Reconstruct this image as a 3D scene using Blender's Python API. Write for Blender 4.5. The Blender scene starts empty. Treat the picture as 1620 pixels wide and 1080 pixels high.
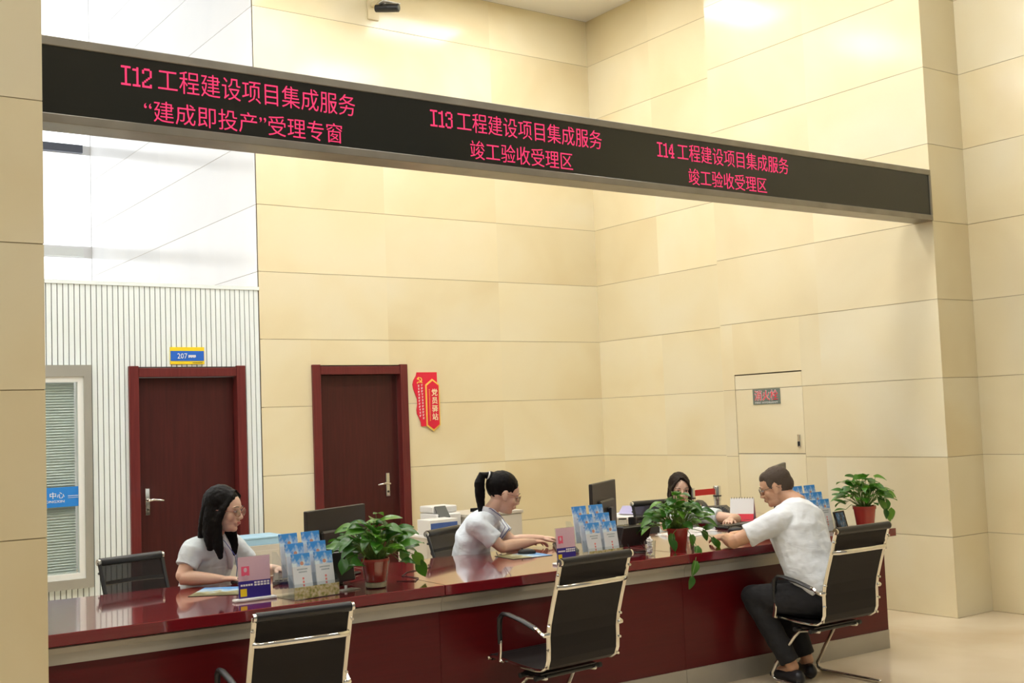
import bpy, bmesh, math, random
from mathutils import Vector, Matrix, Euler, noise
random.seed(7)
PI = math.pi
S = bpy.context.scene
COL = S.collection

# ------------------------------------------------------------------ camera, world, exposure, lights
cam_d = bpy.data.cameras.new('camera'); cam = bpy.data.objects.new('camera', cam_d); COL.objects.link(cam)
cam_d.sensor_width = 36.0; cam_d.lens = 1831.96 / 1620 * 36; cam_d.clip_end = 100
_dx = Vector((0.81795687, 0.00784987, 0.57522599)); _dy = Vector((-0.573997, 0.07786781, 0.81514664)); _dz = Vector((-0.03839279, -0.99693279, 0.06819831))
R = Matrix(((_dx.x, -_dx.y, -_dx.z), (_dy.x, -_dy.y, -_dy.z), (_dz.x, -_dz.y, -_dz.z)))
cam.matrix_world = Matrix.Translation((0, 0, 1.6)) @ R.to_quaternion().to_matrix().to_4x4()
S.camera = cam
W = bpy.data.worlds.new('world'); S.world = W; W.use_nodes = True
W.node_tree.nodes['Background'].inputs[0].default_value = (1.0, 0.95, 0.86, 1)
W.node_tree.nodes['Background'].inputs[1].default_value = 0.22
S.view_settings.view_transform = 'Standard'; S.view_settings.look = 'None'
S.view_settings.gamma = 1; S.view_settings.use_curve_mapping = False
S.view_settings.exposure = 0.0
LAMP = 20.5          # strength of the ceiling light panels
DAY = 1.6           # strength of the daylight in the rear windows
def area(name, loc, rot, sx, sy, power, color):
    l = bpy.data.lights.new(name, 'AREA'); l.shape = 'RECTANGLE'; l.size = sx; l.size_y = sy; l.energy = power; l.color = color
    o = bpy.data.objects.new(name, l); COL.objects.link(o); o.location = loc; o.rotation_euler = rot
    return o
# added cool fill light for the space behind the slatted wall; no window there
area('rear_side_fill', (-2.6, 12.2, 4.6), (0, -PI/2, 0), 4.5, 4.5, 40, (0.86, 0.94, 1.0))

# ------------------------------------------------------------------ materials
def new_mat(name):
    m = bpy.data.materials.new(name); m.use_nodes = True
    return m, m.node_tree.nodes, m.node_tree.links, m.node_tree.nodes['Principled BSDF']
def mat(name, col, rough=0.5, metal=0.0, spec=0.5, bump=0, bscale=200, coat=0, var=0, vscale=8, trans=0, alpha=1, emit=None, estr=0, sss=0):
    m, N, L, P = new_mat(name)
    P.inputs['Base Color'].default_value = (*col, 1); P.inputs['Roughness'].default_value = rough
    P.inputs['Metallic'].default_value = metal; P.inputs['Specular IOR Level'].default_value = spec
    P.inputs['Coat Weight'].default_value = coat; P.inputs['Coat Roughness'].default_value = 0.06
    P.inputs['Transmission Weight'].default_value = trans; P.inputs['Alpha'].default_value = alpha
    if sss: P.inputs['Subsurface Weight'].default_value = sss; P.inputs['Subsurface Radius'].default_value = (0.01, 0.004, 0.002)
    if emit: P.inputs['Emission Color'].default_value = (*emit, 1); P.inputs['Emission Strength'].default_value = estr
    tc = N.new('ShaderNodeTexCoord')
    if var:
        n = N.new('ShaderNodeTexNoise'); n.inputs['Scale'].default_value = vscale; n.inputs['Detail'].default_value = 4
        L.new(tc.outputs['Object'], n.inputs['Vector'])
        mx = N.new('ShaderNodeMix'); mx.data_type = 'RGBA'
        mx.inputs[6].default_value = (*[c * (1 - var) for c in col], 1); mx.inputs[7].default_value = (*[min(1, c * (1 + var)) for c in col], 1)
        L.new(n.outputs['Fac'], mx.inputs[0]); L.new(mx.outputs[2], P.inputs['Base Color'])
    if bump:
        n2 = N.new('ShaderNodeTexNoise'); n2.inputs['Scale'].default_value = bscale; n2.inputs['Detail'].default_value = 3
        L.new(tc.outputs['Object'], n2.inputs['Vector'])
        b = N.new('ShaderNodeBump'); b.inputs['Strength'].default_value = bump; b.inputs['Distance'].default_value = 0.01
        L.new(n2.outputs['Fac'], b.inputs['Height']); L.new(b.outputs['Normal'], P.inputs['Normal'])
    return m
def marble(name, c1, c2, c3, rough, scale=0.7, bump=0.0):
    m, N, L, P = new_mat(name)
    tc = N.new('ShaderNodeTexCoord'); oi = N.new('ShaderNodeObjectInfo'); mul = N.new('ShaderNodeMath'); mul.operation = 'MULTIPLY'; mul.inputs[1].default_value = 30
    L.new(oi.outputs['Random'], mul.inputs[0])
    add = N.new('ShaderNodeVectorMath'); add.operation = 'ADD'; L.new(tc.outputs['Object'], add.inputs[0]); L.new(mul.outputs[0], add.inputs[1])
    n = N.new('ShaderNodeTexNoise'); n.inputs['Scale'].default_value = scale; n.inputs['Detail'].default_value = 3; n.inputs['Distortion'].default_value = 0.6
    L.new(add.outputs[0], n.inputs['Vector'])
    r = N.new('ShaderNodeValToRGB'); e = r.color_ramp.elements
    e[0].position = 0.3; e[0].color = (*c1, 1); e[1].position = 0.72; e[1].color = (*c3, 1)
    q = e.new(0.5); q.color = (*c2, 1)
    L.new(n.outputs['Fac'], r.inputs[0])
    hs = N.new('ShaderNodeHueSaturation'); mr = N.new('ShaderNodeMapRange')
    mr.inputs[3].default_value = 0.96; mr.inputs[4].default_value = 1.03; L.new(oi.outputs['Random'], mr.inputs[0]); L.new(mr.outputs[0], hs.inputs['Value'])
    L.new(r.outputs[0], hs.inputs['Color']); L.new(hs.outputs[0], P.inputs['Base Color'])
    P.inputs['Roughness'].default_value = rough; P.inputs['Specular IOR Level'].default_value = 0.34
    return m
M = {}
M['marble'] = marble('cream_marble', (0.765, 0.655, 0.41), (0.815, 0.727, 0.49), (0.835, 0.777, 0.58), 0.15)
M['joint'] = mat('joint', (0.40, 0.33, 0.21), 0.8)
M['floor'] = marble('floor_marble', (0.62, 0.50, 0.34), (0.68, 0.57, 0.41), (0.74, 0.64, 0.48), 0.09, 1.2)
M['ceil'] = mat('ceiling_paint', (0.86, 0.85, 0.82), 0.7)
M['white_wall'] = marble('pale_marble', (0.84, 0.85, 0.86), (0.9, 0.9, 0.9), (0.93, 0.93, 0.93), 0.15, 0.5)
M['slat'] = mat('white_slat', (0.84, 0.92, 0.93), 0.35)
M['slatgap'] = mat('slat_gap', (0.05, 0.055, 0.06), 0.7)
M['lamp'] = mat('lamp_diffuser', (0.9, 0.9, 0.9), 0.4, emit=(1.0, 0.98, 0.95), estr=LAMP)
M['daylight'] = mat('daylight_pane', (0.9, 0.9, 0.9), 0.3, emit=(0.93, 0.97, 1.0), estr=DAY)
M['steel'] = mat('brushed_steel', (0.42, 0.40, 0.35), 0.33, 0.45, bump=0.02, bscale=400, var=0.15, vscale=4)
M['frame_al'] = mat('window_frame_metal', (0.50, 0.50, 0.45), 0.4, 0.6, var=0.2, vscale=2)
M['white_frame'] = mat('white_frame', (0.85, 0.88, 0.86), 0.35)
M['blind'] = mat('blind_slat', (0.86, 0.90, 0.88), 0.5)
M['blue'] = mat('sign_blue', (0.02, 0.14, 0.62), 0.35)
M['skyblue'] = mat('band_blue', (0.03, 0.25, 0.75), 0.35)
M['yellow'] = mat('sign_yellow', (0.9, 0.68, 0.02), 0.4)
M['white'] = mat('white_print', (0.88, 0.88, 0.88), 0.5)
M['black'] = mat('black_plastic', (0.012, 0.012, 0.013), 0.35, bump=0.03, bscale=600)
M['dark'] = mat('dark_plastic', (0.03, 0.028, 0.026), 0.3)
M['darkgrey'] = mat('monitor_back', (0.035, 0.032, 0.028), 0.42, bump=0.03, bscale=500)
M['chrome'] = mat('chrome', (0.78, 0.77, 0.72), 0.09, 1.0)
M['led_face'] = mat('led_face', (0.012, 0.014, 0.011), 0.14, spec=0.6, bump=0.06, bscale=900)
M['led_text'] = mat('led_text', (0.3, 0.0, 0.03), 0.6, emit=(1.0, 0.045, 0.17), estr=0.95)
M['sign_frame'] = mat('sign_frame_steel', (0.27, 0.25, 0.21), 0.35, 0.5, var=0.3, vscale=6, bump=0.02, bscale=300)
M['pink'] = mat('card_pink', (0.72, 0.50, 0.58), 0.35, var=0.04, vscale=40)
M['hotpink'] = mat('icon_pink', (0.85, 0.12, 0.22), 0.4)
M['navy'] = mat('card_navy', (0.035, 0.02, 0.26), 0.35)
M['red_board'] = mat('sign_red', (0.75, 0.012, 0.05), 0.35)
M['gold'] = mat('sign_gold', (0.95, 0.62, 0.12), 0.35)
M['paleyellow'] = mat('pale_gold', (0.95, 0.85, 0.55), 0.35)
M['platform'] = mat('plate_green_grey', (0.16, 0.20, 0.17), 0.5)
M['sign_red'] = mat('letter_red', (0.75, 0.03, 0.06), 0.5)
M['grey_cab'] = mat('cabinet_grey', (0.62, 0.58, 0.50), 0.45)
M['white_pl'] = mat('white_plastic', (0.78, 0.78, 0.76), 0.4)
M['box_blue'] = mat('box_blue', (0.06, 0.12, 0.36), 0.45, var=0.2, vscale=20)
M['lightblue'] = mat('light_blue_box', (0.42, 0.68, 0.88), 0.5)
M['paper'] = mat('paper', (0.85, 0.84, 0.82), 0.7)
M['screen'] = mat('grey_screen', (0.10, 0.11, 0.11), 0.15)
M['pot'] = mat('red_pot', (0.40, 0.035, 0.022), 0.25, spec=0.6, coat=0.3)
M['soil'] = mat('soil', (0.05, 0.03, 0.02), 0.9, bump=0.5, bscale=80)
M['roots'] = mat('roots_pebbles', (0.62, 0.55, 0.36), 0.5, bump=0.6, bscale=60, var=0.5, vscale=60)
M['stem'] = mat('stem', (0.12, 0.22, 0.04), 0.5)
M['skin_w'] = mat('skin_light', (0.76, 0.50, 0.37), 0.45, sss=0.12, var=0.05, vscale=12)
M['skin_m'] = mat('skin_tan', (0.60, 0.34, 0.21), 0.45, sss=0.1, var=0.06, vscale=12)
M['lips'] = mat('lips', (0.52, 0.13, 0.12), 0.4)
M['eyewhite'] = mat('eye_white', (0.72, 0.68, 0.66), 0.25)
M['iris'] = mat('iris', (0.02, 0.012, 0.01), 0.15)
M['brow'] = mat('brow', (0.04, 0.025, 0.02), 0.7)
M['glass_frame'] = mat('spectacle_metal', (0.35, 0.18, 0.14), 0.25, 0.8)
M['glass_dark'] = mat('spectacle_dark', (0.03, 0.02, 0.02), 0.3)
M['trousers'] = mat('black_trousers', (0.012, 0.012, 0.014), 0.85, bump=0.4, bscale=30)
M['shoe'] = mat('black_shoe', (0.015, 0.015, 0.02), 0.35)
M['lanyard'] = mat('lanyard_blue', (0.03, 0.04, 0.30), 0.5)
M['belt_red'] = mat('belt_red', (0.65, 0.02, 0.02), 0.5)
M['cable'] = mat('cable', (0.01, 0.01, 0.01), 0.5)
M['rug'] = mat('rubber', (0.02, 0.02, 0.02), 0.6)
M['emblem'] = mat('emblem_orange', (0.75, 0.16, 0.06), 0.5)

def cloth(name, col, scale=18, strength=0.2, rough=0.85):
    m, N, L, P = new_mat(name); P.inputs['Roughness'].default_value = rough; P.inputs['Base Color'].default_value = (*col, 1)
    P.inputs['Sheen Weight'].default_value = 0.15
    tc = N.new('ShaderNodeTexCoord'); mp = N.new('ShaderNodeMapping'); mp.inputs['Scale'].default_value = (1, 1, 2.4); mp.inputs['Rotation'].default_value = (0.3, 0.5, 0)
    n = N.new('ShaderNodeTexNoise'); n.inputs['Scale'].default_value = scale * 0.5; n.inputs['Detail'].default_value = 2; n.inputs['Distortion'].default_value = 0.8
    b = N.new('ShaderNodeBump'); b.inputs['Strength'].default_value = strength; b.inputs['Distance'].default_value = 0.03
    L.new(tc.outputs['Object'], mp.inputs[0]); L.new(mp.outputs[0], n.inputs['Vector']); L.new(n.outputs['Fac'], b.inputs['Height']); L.new(b.outputs['Normal'], P.inputs['Normal'])
    return m
M['shirt_w1'] = cloth('cardigan_grey', (0.66, 0.73, 0.77))
M['shirt_w2'] = cloth('shirt_white', (0.76, 0.84, 0.92))
M['shirt_m'] = cloth('tee_white', (0.78, 0.82, 0.85))
M['collar'] = cloth('collar_white', (0.78, 0.80, 0.86), strength=0.1)

def hair_mat(name, col):
    m, N, L, P = new_mat(name); P.inputs['Roughness'].default_value = 0.45; P.inputs['Specular IOR Level'].default_value = 0.12; P.inputs['Base Color'].default_value = (*col, 1)
    tc = N.new('ShaderNodeTexCoord'); mp = N.new('ShaderNodeMapping'); mp.inputs['Scale'].default_value = (1, 1, 0.08)
    n = N.new('ShaderNodeTexNoise'); n.inputs['Scale'].default_value = 260; n.inputs['Detail'].default_value = 2
    b = N.new('ShaderNodeBump'); b.inputs['Strength'].default_value = 0.5; b.inputs['Distance'].default_value = 0.004
    L.new(tc.outputs['Object'], mp.inputs[0]); L.new(mp.outputs[0], n.inputs['Vector']); L.new(n.outputs['Fac'], b.inputs['Height']); L.new(b.outputs['Normal'], P.inputs['Normal'])
    return m
M['hair'] = hair_mat('black_hair', (0.006, 0.005, 0.005)); M['hair_b'] = hair_mat('dark_brown_hair', (0.022, 0.014, 0.010)); M['hair_g'] = hair_mat('greying_hair', (0.080, 0.060, 0.045))

def wood_mat(name, c1, c2, rough, coat, scale=3.0, axis=2):
    m, N, L, P = new_mat(name); P.inputs['Roughness'].default_value = rough; P.inputs['Coat Weight'].default_value = coat; P.inputs['Coat Roughness'].default_value = 0.05; P.inputs['Specular IOR Level'].default_value = 0.3
    tc = N.new('ShaderNodeTexCoord'); mp = N.new('ShaderNodeMapping'); sc = [18, 18, 18]; sc[axis] = 1.0; mp.inputs['Scale'].default_value = sc
    n = N.new('ShaderNodeTexNoise'); n.inputs['Scale'].default_value = scale; n.inputs['Detail'].default_value = 5; n.inputs['Distortion'].default_value = 0.3
    r = N.new('ShaderNodeValToRGB'); e = r.color_ramp.elements; e[0].position = 0.3; e[0].color = (*c1, 1); e[1].position = 0.75; e[1].color = (*c2, 1)
    L.new(tc.outputs['Object'], mp.inputs[0]); L.new(mp.outputs[0], n.inputs['Vector']); L.new(n.outputs['Fac'], r.inputs[0]); L.new(r.outputs[0], P.inputs['Base Color'])
    return m
M['door'] = wood_mat('mahogany_door', (0.050, 0.010, 0.009), (0.075, 0.014, 0.012), 0.42, 0.1)
M['casing'] = wood_mat('mahogany_casing', (0.12, 0.018, 0.018), (0.16, 0.026, 0.024), 0.4, 0.15)
M['desktop'] = wood_mat('lacquered_red_top', (0.16, 0.006, 0.012), (0.19, 0.009, 0.015), 0.14, 1.0, axis=0)
M['deskpanel'] = wood_mat('lacquered_red_panel', (0.085, 0.002, 0.004), (0.105, 0.003, 0.005), 0.35, 0.12, axis=0)

def mesh_fabric(name, alpha):
    m, N, L, P = new_mat(name); P.inputs['Base Color'].default_value = (0.010, 0.008, 0.008, 1); P.inputs['Roughness'].default_value = 0.5; P.inputs['Specular IOR Level'].default_value = 0.25
    P.inputs['Alpha'].default_value = alpha
    return m
M['sling'] = mesh_fabric('sling_mesh', 0.965); M['sling_thin'] = mesh_fabric('sling_mesh_thin', 0.72)

def glass(name, a=0.22, tint=(0.95, 0.98, 0.97)):
    m, N, L, P = new_mat(name); N.remove(P); out = N['Material Output']
    t = N.new('ShaderNodeBsdfTransparent'); t.inputs[0].default_value = (*tint, 1)
    g = N.new('ShaderNodeBsdfGlossy'); g.inputs['Roughness'].default_value = 0.03
    lw = N.new('ShaderNodeLayerWeight'); lw.inputs[0].default_value = 0.5
    pw = N.new('ShaderNodeMath'); pw.operation = 'POWER'; pw.inputs[1].default_value = 4; L.new(lw.outputs['Facing'], pw.inputs[0])
    fr = N.new('ShaderNodeMath'); fr.operation = 'MULTIPLY_ADD'; fr.inputs[1].default_value = 0.6; fr.inputs[2].default_value = 0.05; L.new(pw.outputs[0], fr.inputs[0])
    mx = N.new('ShaderNodeMixShader'); L.new(fr.outputs[0], mx.inputs[0]); L.new(t.outputs[0], mx.inputs[1]); L.new(g.outputs[0], mx.inputs[2])
    L.new(mx.outputs[0], out.inputs[0])
    return m
M['glass'] = glass('clear_glass'); M['acrylic'] = glass('clear_acrylic', tint=(0.93, 0.95, 0.96))

def leaf_mat():
    m, N, L, P = new_mat('leaf_green'); P.inputs['Roughness'].default_value = 0.3; P.inputs['Specular IOR Level'].default_value = 0.55
    oi = N.new('ShaderNodeObjectInfo'); r = N.new('ShaderNodeValToRGB'); e = r.color_ramp.elements
    e[0].position = 0.0; e[0].color = (0.014, 0.085, 0.008, 1); e[1].position = 1.0; e[1].color = (0.13, 0.30, 0.025, 1)
    q = e.new(0.6); q.color = (0.04, 0.155, 0.014, 1)
    L.new(oi.outputs['Random'], r.inputs[0]); L.new(r.outputs[0], P.inputs['Base Color'])
    out = N['Material Output']; t = N.new('ShaderNodeBsdfTranslucent'); t.inputs[0].default_value = (0.10, 0.34, 0.02, 1)
    mx = N.new('ShaderNodeMixShader'); mx.inputs[0].default_value = 0.2
    L.new(P.outputs[0], mx.inputs[1]); L.new(t.outputs[0], mx.inputs[2]); L.new(mx.outputs[0], out.inputs[0])
    return m
M['leaf'] = leaf_mat()

def brochure_mat():
    # printed card, local x 0..0.1 across, z 0..0.21 up: sky with clouds at the top, emblem, lines of print, a red column of marks
    m, N, L, P = new_mat('brochure_print'); P.inputs['Roughness'].default_value = 0.35
    tc = N.new('ShaderNodeTexCoord'); sp = N.new('ShaderNodeSeparateXYZ'); L.new(tc.outputs['Object'], sp.inputs[0])
    def mth(op, a, b=None, c=None):
        n = N.new('ShaderNodeMath'); n.operation = op
        for i, v in enumerate((a, b, c)):
            if v is None: continue
            if isinstance(v, (int, float)): n.inputs[i].default_value = v
            else: L.new(v, n.inputs[i])
        return n.outputs[0]
    def rng(v, lo, hi): return mth('MULTIPLY', mth('GREATER_THAN', v, lo), mth('LESS_THAN', v, hi))
    x, z = sp.outputs[0], sp.outputs[2]
    def mixc(f, a, b):
        n = N.new('ShaderNodeMix'); n.data_type = 'RGBA'; L.new(f, n.inputs[0])
        for i, v in ((6, a), (7, b)):
            if isinstance(v, tuple): n.inputs[i].default_value = (*v, 1)
            else: L.new(v, n.inputs[i])
        return n.outputs[2]
    nz = N.new('ShaderNodeTexNoise'); nz.inputs['Scale'].default_value = 22; nz.inputs['Detail'].default_value = 3; L.new(tc.outputs['Object'], nz.inputs['Vector'])
    cl = N.new('ShaderNodeMapRange'); cl.inputs[1].default_value = 0.42; cl.inputs[2].default_value = 0.62
    L.new(mth('SUBTRACT', nz.outputs['Fac'], mth('MULTIPLY', mth('SUBTRACT', z, 0.178), 3.2)), cl.inputs[0])
    sky = mixc(cl.outputs[0], (0.05, 0.30, 0.75), (0.72, 0.84, 0.90))
    base = mixc(mth('GREATER_THAN', z, 0.150), (0.70, 0.74, 0.77), sky)
    # two lines of small print
    wv = mth('GREATER_THAN', mth('FRACT', mth('MULTIPLY', x, 240)), 0.35)
    l1 = mth('MULTIPLY', mth('MULTIPLY', rng(z, 0.132, 0.139), rng(x, 0.022, 0.08)), wv)
    l2 = mth('MULTIPLY', mth('MULTIPLY', rng(z, 0.119, 0.126), rng(x, 0.03, 0.075)), wv)
    base = mixc(mth('MAXIMUM', l1, l2), base, (0.22, 0.30, 0.34))
    col = mth('MULTIPLY', mth('MULTIPLY', rng(x, 0.047, 0.057), rng(z, 0.03, 0.102)), mth('GREATER_THAN', mth('FRACT', mth('MULTIPLY', z, 62)), 0.35))
    base = mixc(col, base, (0.75, 0.22, 0.20))
    dx = mth('SUBTRACT', x, 0.052); dz = mth('SUBTRACT', z, 0.163)
    em = mth('LESS_THAN', mth('ADD', mth('MULTIPLY', dx, dx), mth('MULTIPLY', dz, dz)), 0.00009)
    base = mixc(em, base, (0.62, 0.30, 0.20))
    L.new(base, P.inputs['Base Color'])
    return m
M['brochure'] = brochure_mat()
def photo_mat(name, scale, c):
    m, N, L, P = new_mat(name); P.inputs['Roughness'].default_value = 0.25
    tc = N.new('ShaderNodeTexCoord'); n = N.new('ShaderNodeTexNoise'); n.inputs['Scale'].default_value = scale; n.inputs['Detail'].default_value = 4
    L.new(tc.outputs['Object'], n.inputs['Vector']); r = N.new('ShaderNodeValToRGB'); e = r.color_ramp.elements
    e[0].position = 0.35; e[0].color = (*c[0], 1); e[1].position = 0.65; e[1].color = (*c[2], 1); q = e.new(0.5); q.color = (*c[1], 1)
    L.new(n.outputs['Fac'], r.inputs[0]); L.new(r.outputs[0], P.inputs['Base Color'])
    return m
M['field_strip'] = photo_mat('field_print', 60, ((0.25, 0.28, 0.08), (0.50, 0.45, 0.22), (0.62, 0.60, 0.42)))
M['frame_print'] = photo_mat('photo_print', 22, ((0.05, 0.08, 0.10), (0.10, 0.30, 0.62), (0.55, 0.70, 0.85)))
def pad_mat():
    m, N, L, P = new_mat('pad_print'); P.inputs['Roughness'].default_value = 0.4
    tc = N.new('ShaderNodeTexCoord'); sp = N.new('ShaderNodeSeparateXYZ'); L.new(tc.outputs['Object'], sp.inputs[0])
    n = N.new('ShaderNodeTexNoise'); n.inputs['Scale'].default_value = 16; L.new(tc.outputs['Object'], n.inputs['Vector'])
    a = N.new('ShaderNodeMath'); a.operation = 'MULTIPLY_ADD'; a.inputs[1].default_value = 3.2; L.new(sp.outputs[0], a.inputs[0]); L.new(n.outputs['Fac'], a.inputs[2])
    r = N.new('ShaderNodeValToRGB'); e = r.color_ramp.elements
    e[0].position = 0.2; e[0].color = (0.18, 0.17, 0.07, 1); e[1].position = 0.85; e[1].color = (0.10, 0.35, 0.75, 1)
    q = e.new(0.4); q.color = (0.45, 0.42, 0.22, 1); q = e.new(0.55); q.color = (0.55, 0.72, 0.85, 1)
    L.new(a.outputs[0], r.inputs[0]); L.new(r.outputs[0], P.inputs['Base Color'])
    return m
M['pad'] = pad_mat()

# ------------------------------------------------------------------ mesh helpers
class MB:
    def __init__(s): s.bm = bmesh.new()
    def box(s, c, size, mtx=None, bev=0.0):
        r = bmesh.ops.create_cube(s.bm, size=1.0); vs = r['verts']
        for v in vs: v.co = Vector((v.co.x * size[0], v.co.y * size[1], v.co.z * size[2])) + Vector(c)
        if bev:
            es = list({e for v in vs for e in v.link_edges})
            rr = bmesh.ops.bevel(s.bm, geom=es, offset=bev, segments=1, profile=0.5, affect='EDGES')
            vs = list({v for f in rr['faces'] for v in f.verts} | {v for v in vs if v.is_valid})
        if mtx is not None:
            for v in vs: v.co = mtx @ v.co
        return s
    def bb(s, x0, x1, y0, y1, z0, z1, mtx=None, bev=0.0):
        return s.box(((x0+x1)/2, (y0+y1)/2, (z0+z1)/2), (x1-x0, y1-y0, z1-z0), mtx, bev)
    def loft(s, pts, radii, side=None, seg=12, round_ends=True, closed=False, square=False):
        """closed tube through pts; radii: r or (r_side, r_other) per point; side = reference direction of the first radius"""
        pts = [Vector(p) for p in pts]; n = len(pts)
        if not isinstance(radii, (list, tuple)) or (len(radii) == 2 and n != 2 and not isinstance(radii[0], (list, tuple))): radii = [radii] * n
        radii = [(r, r) if not isinstance(r, (list, tuple)) else r for r in radii]
        rings = []; ref = Vector(side) if side is not None else None
        tang = []
        for i in range(n):
            if closed: t = pts[(i+1) % n] - pts[i-1]
            else: t = pts[min(i+1, n-1)] - pts[max(i-1, 0)]
            tang.append(t.normalized() if t.length > 1e-9 else Vector((0, 0, 1)))
        if ref is None:
            ref = Vector((0, 0, 1)) if abs(tang[0].z) < 0.9 else Vector((1, 0, 0))
            ref = ref.cross(tang[0])
            keep = False
        else: keep = True
        stations = []
        for i in range(n):
            t = tang[i]; a = ref - t * ref.dot(t)
            if a.length < 1e-6: a = t.orthogonal()
            a.normalize(); b = t.cross(a)
            if not keep: ref = a
            stations.append((pts[i], a, b, radii[i], t))
        out = []
        if round_ends and not closed:
            p, a, b, r, t = stations[0]; m = min(r)
            for k in (0.98, 0.75, 0.4): out.append((p - t * m * k * 0.98, a, b, (r[0] * math.sqrt(1-k*k*0.98), r[1] * math.sqrt(1-k*k*0.98))))
        for st in stations: out.append(st[:4])
        if round_ends and not closed:
            p, a, b, r, t = stations[-1]; m = min(r)
            for k in (0.4, 0.75, 0.98): out.append((p + t * m * k * 0.98, a, b, (r[0] * math.sqrt(1-k*k*0.98), r[1] * math.sqrt(1-k*k*0.98))))
        if square:
            ang = [(1, 1), (-1, 1), (-1, -1), (1, -1)]
        else: ang = [(math.cos(2*PI*k/seg), math.sin(2*PI*k/seg)) for k in range(seg)]
        for p, a, b, r in out: rings.append([s.bm.verts.new(p + a * (c * r[0]) + b * (d * r[1])) for c, d in ang])
        K = len(ang); L = len(rings)
        for i in range(L if closed else L-1):
            A, B = rings[i], rings[(i+1) % L]
            for k in range(K): s.bm.faces.new((A[k], A[(k+1) % K], B[(k+1) % K], B[k]))
        if not closed: s.bm.faces.new(rings[0][::-1]); s.bm.faces.new(rings[-1])
        return s
    def cyl(s, p0, p1, r0, r1=None, seg=16): return s.loft([p0, p1], [(r0, r0), (r1 or r0,) * 2], seg=seg, round_ends=False)
    def ell(s, c, r, mtx=None, u=16, v=10):
        rr = bmesh.ops.create_uvsphere(s.bm, u_segments=u, v_segments=v, radius=1.0)
        for q in rr['verts']:
            q.co = Vector((q.co.x * r[0], q.co.y * r[1], q.co.z * r[2])) + Vector(c)
            if mtx is not None: q.co = mtx @ q.co
        return s
    def lathe(s, prof, c=(0, 0, 0), seg=28):
        c = Vector(c); rings = []
        for r, z in prof: rings.append([s.bm.verts.new(c + Vector((r * math.cos(2*PI*k/seg), r * math.sin(2*PI*k/seg), z))) for k in range(seg)])
        for i in range(len(rings)-1):
            for k in range(seg): s.bm.faces.new((rings[i][k], rings[i][(k+1) % seg], rings[i+1][(k+1) % seg], rings[i+1][k]))
        s.bm.faces.new(rings[0][::-1]); s.bm.faces.new(rings[-1])
        return s
    def prism(s, poly, y0, y1, plane='xz'):
        """polygon in the x-z plane pushed from y0 to y1 (plane 'yz': in y-z, pushed along x; 'xy': pushed along z)"""
        f = {'xz': lambda a, b, d: (a, d, b), 'yz': lambda a, b, d: (d, a, b), 'xy': lambda a, b, d: (a, b, d)}[plane]
        A = [s.bm.verts.new(f(a, b, y0)) for a, b in poly]; B = [s.bm.verts.new(f(a, b, y1)) for a, b in poly]
        n = len(poly); s.bm.faces.new(A); s.bm.faces.new(B[::-1])
        for i in range(n): s.bm.faces.new((A[i], B[i], B[(i+1) % n], A[(i+1) % n]))
        return s
    def mesh(s, name, smooth=False):
        bmesh.ops.recalc_face_normals(s.bm, faces=s.bm.faces)
        me = bpy.data.meshes.new(name); s.bm.to_mesh(me); s.bm.free()
        if smooth:
            for p in me.polygons: p.use_smooth = True
            if smooth != 'all': me.set_sharp_from_angle(angle=math.radians(40))
        return me
    def build(s, name, m, parent=None, smooth=False, loc=None, rz=None):
        me = s.mesh(name, smooth); me.materials.append(m)
        return link(name, me, parent, loc, rz)
def link(name, me, parent=None, loc=None, rz=None):
    o = bpy.data.objects.new(name, me); COL.objects.link(o)
    if parent: o.parent = parent
    if loc is not None: o.location = loc
    if rz is not None: o.rotation_euler = (0, 0, rz)
    return o
def thing(name, label, cat, loc=(0, 0, 0), rz=0, group=None, rot=None):
    o = bpy.data.objects.new(name, None); COL.objects.link(o); o.empty_display_size = 0.1
    o.location = loc; o.rotation_euler = rot or (0, 0, rz)
    return tag(o, label, cat, group)
def tag(o, label, cat, group=None):
    o['label'] = label; o['category'] = cat
    if group: o['group'] = group
    return o
def struct(o): o['kind'] = 'structure'; return o
def copy_tree(o, parent=None):
    c = o.copy(); COL.objects.link(c)
    if parent: c.parent = parent
    for ch in o.children: copy_tree(ch, c)
    return c

def text_mesh(s, x0, x1, z0, z1, y, depth=0.002, bold=0.0, vertical=False):
    """text as a flat-extruded mesh facing -Y, fitted to the given rectangle"""
    c = bpy.data.curves.new('lettering', 'FONT'); c.body = s; c.extrude = 0.01; c.offset = bold; c.resolution_u = 2
    if vertical: c.body = '\n'.join(s); c.align_x = 'CENTER'; c.space_line = 1.1
    o = bpy.data.objects.new('lettering', c); COL.objects.link(o)
    bpy.context.view_layer.update(); dg = bpy.context.evaluated_depsgraph_get()
    me = bpy.data.meshes.new_from_object(o.evaluated_get(dg)); bpy.data.objects.remove(o)
    xs = [v.co.x for v in me.vertices]; ys = [v.co.y for v in me.vertices]
    ax, bx, ay, by = min(xs), max(xs), min(ys), max(ys)
    for v in me.vertices:
        v.co = Vector((x0 + (v.co.x - ax) / (bx - ax) * (x1 - x0), y - depth * (1 if v.co.z > 0 else 0), z0 + (v.co.y - ay) / (by - ay) * (z1 - z0)))
    me.materials.clear()
    return me
def text(name, s, x0, x1, z0, z1, y, m, parent, **k):
    me = text_mesh(s, x0, x1, z0, z1, y, **k); me.materials.append(m); me.name = name
    return link(name, me, parent)

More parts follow.
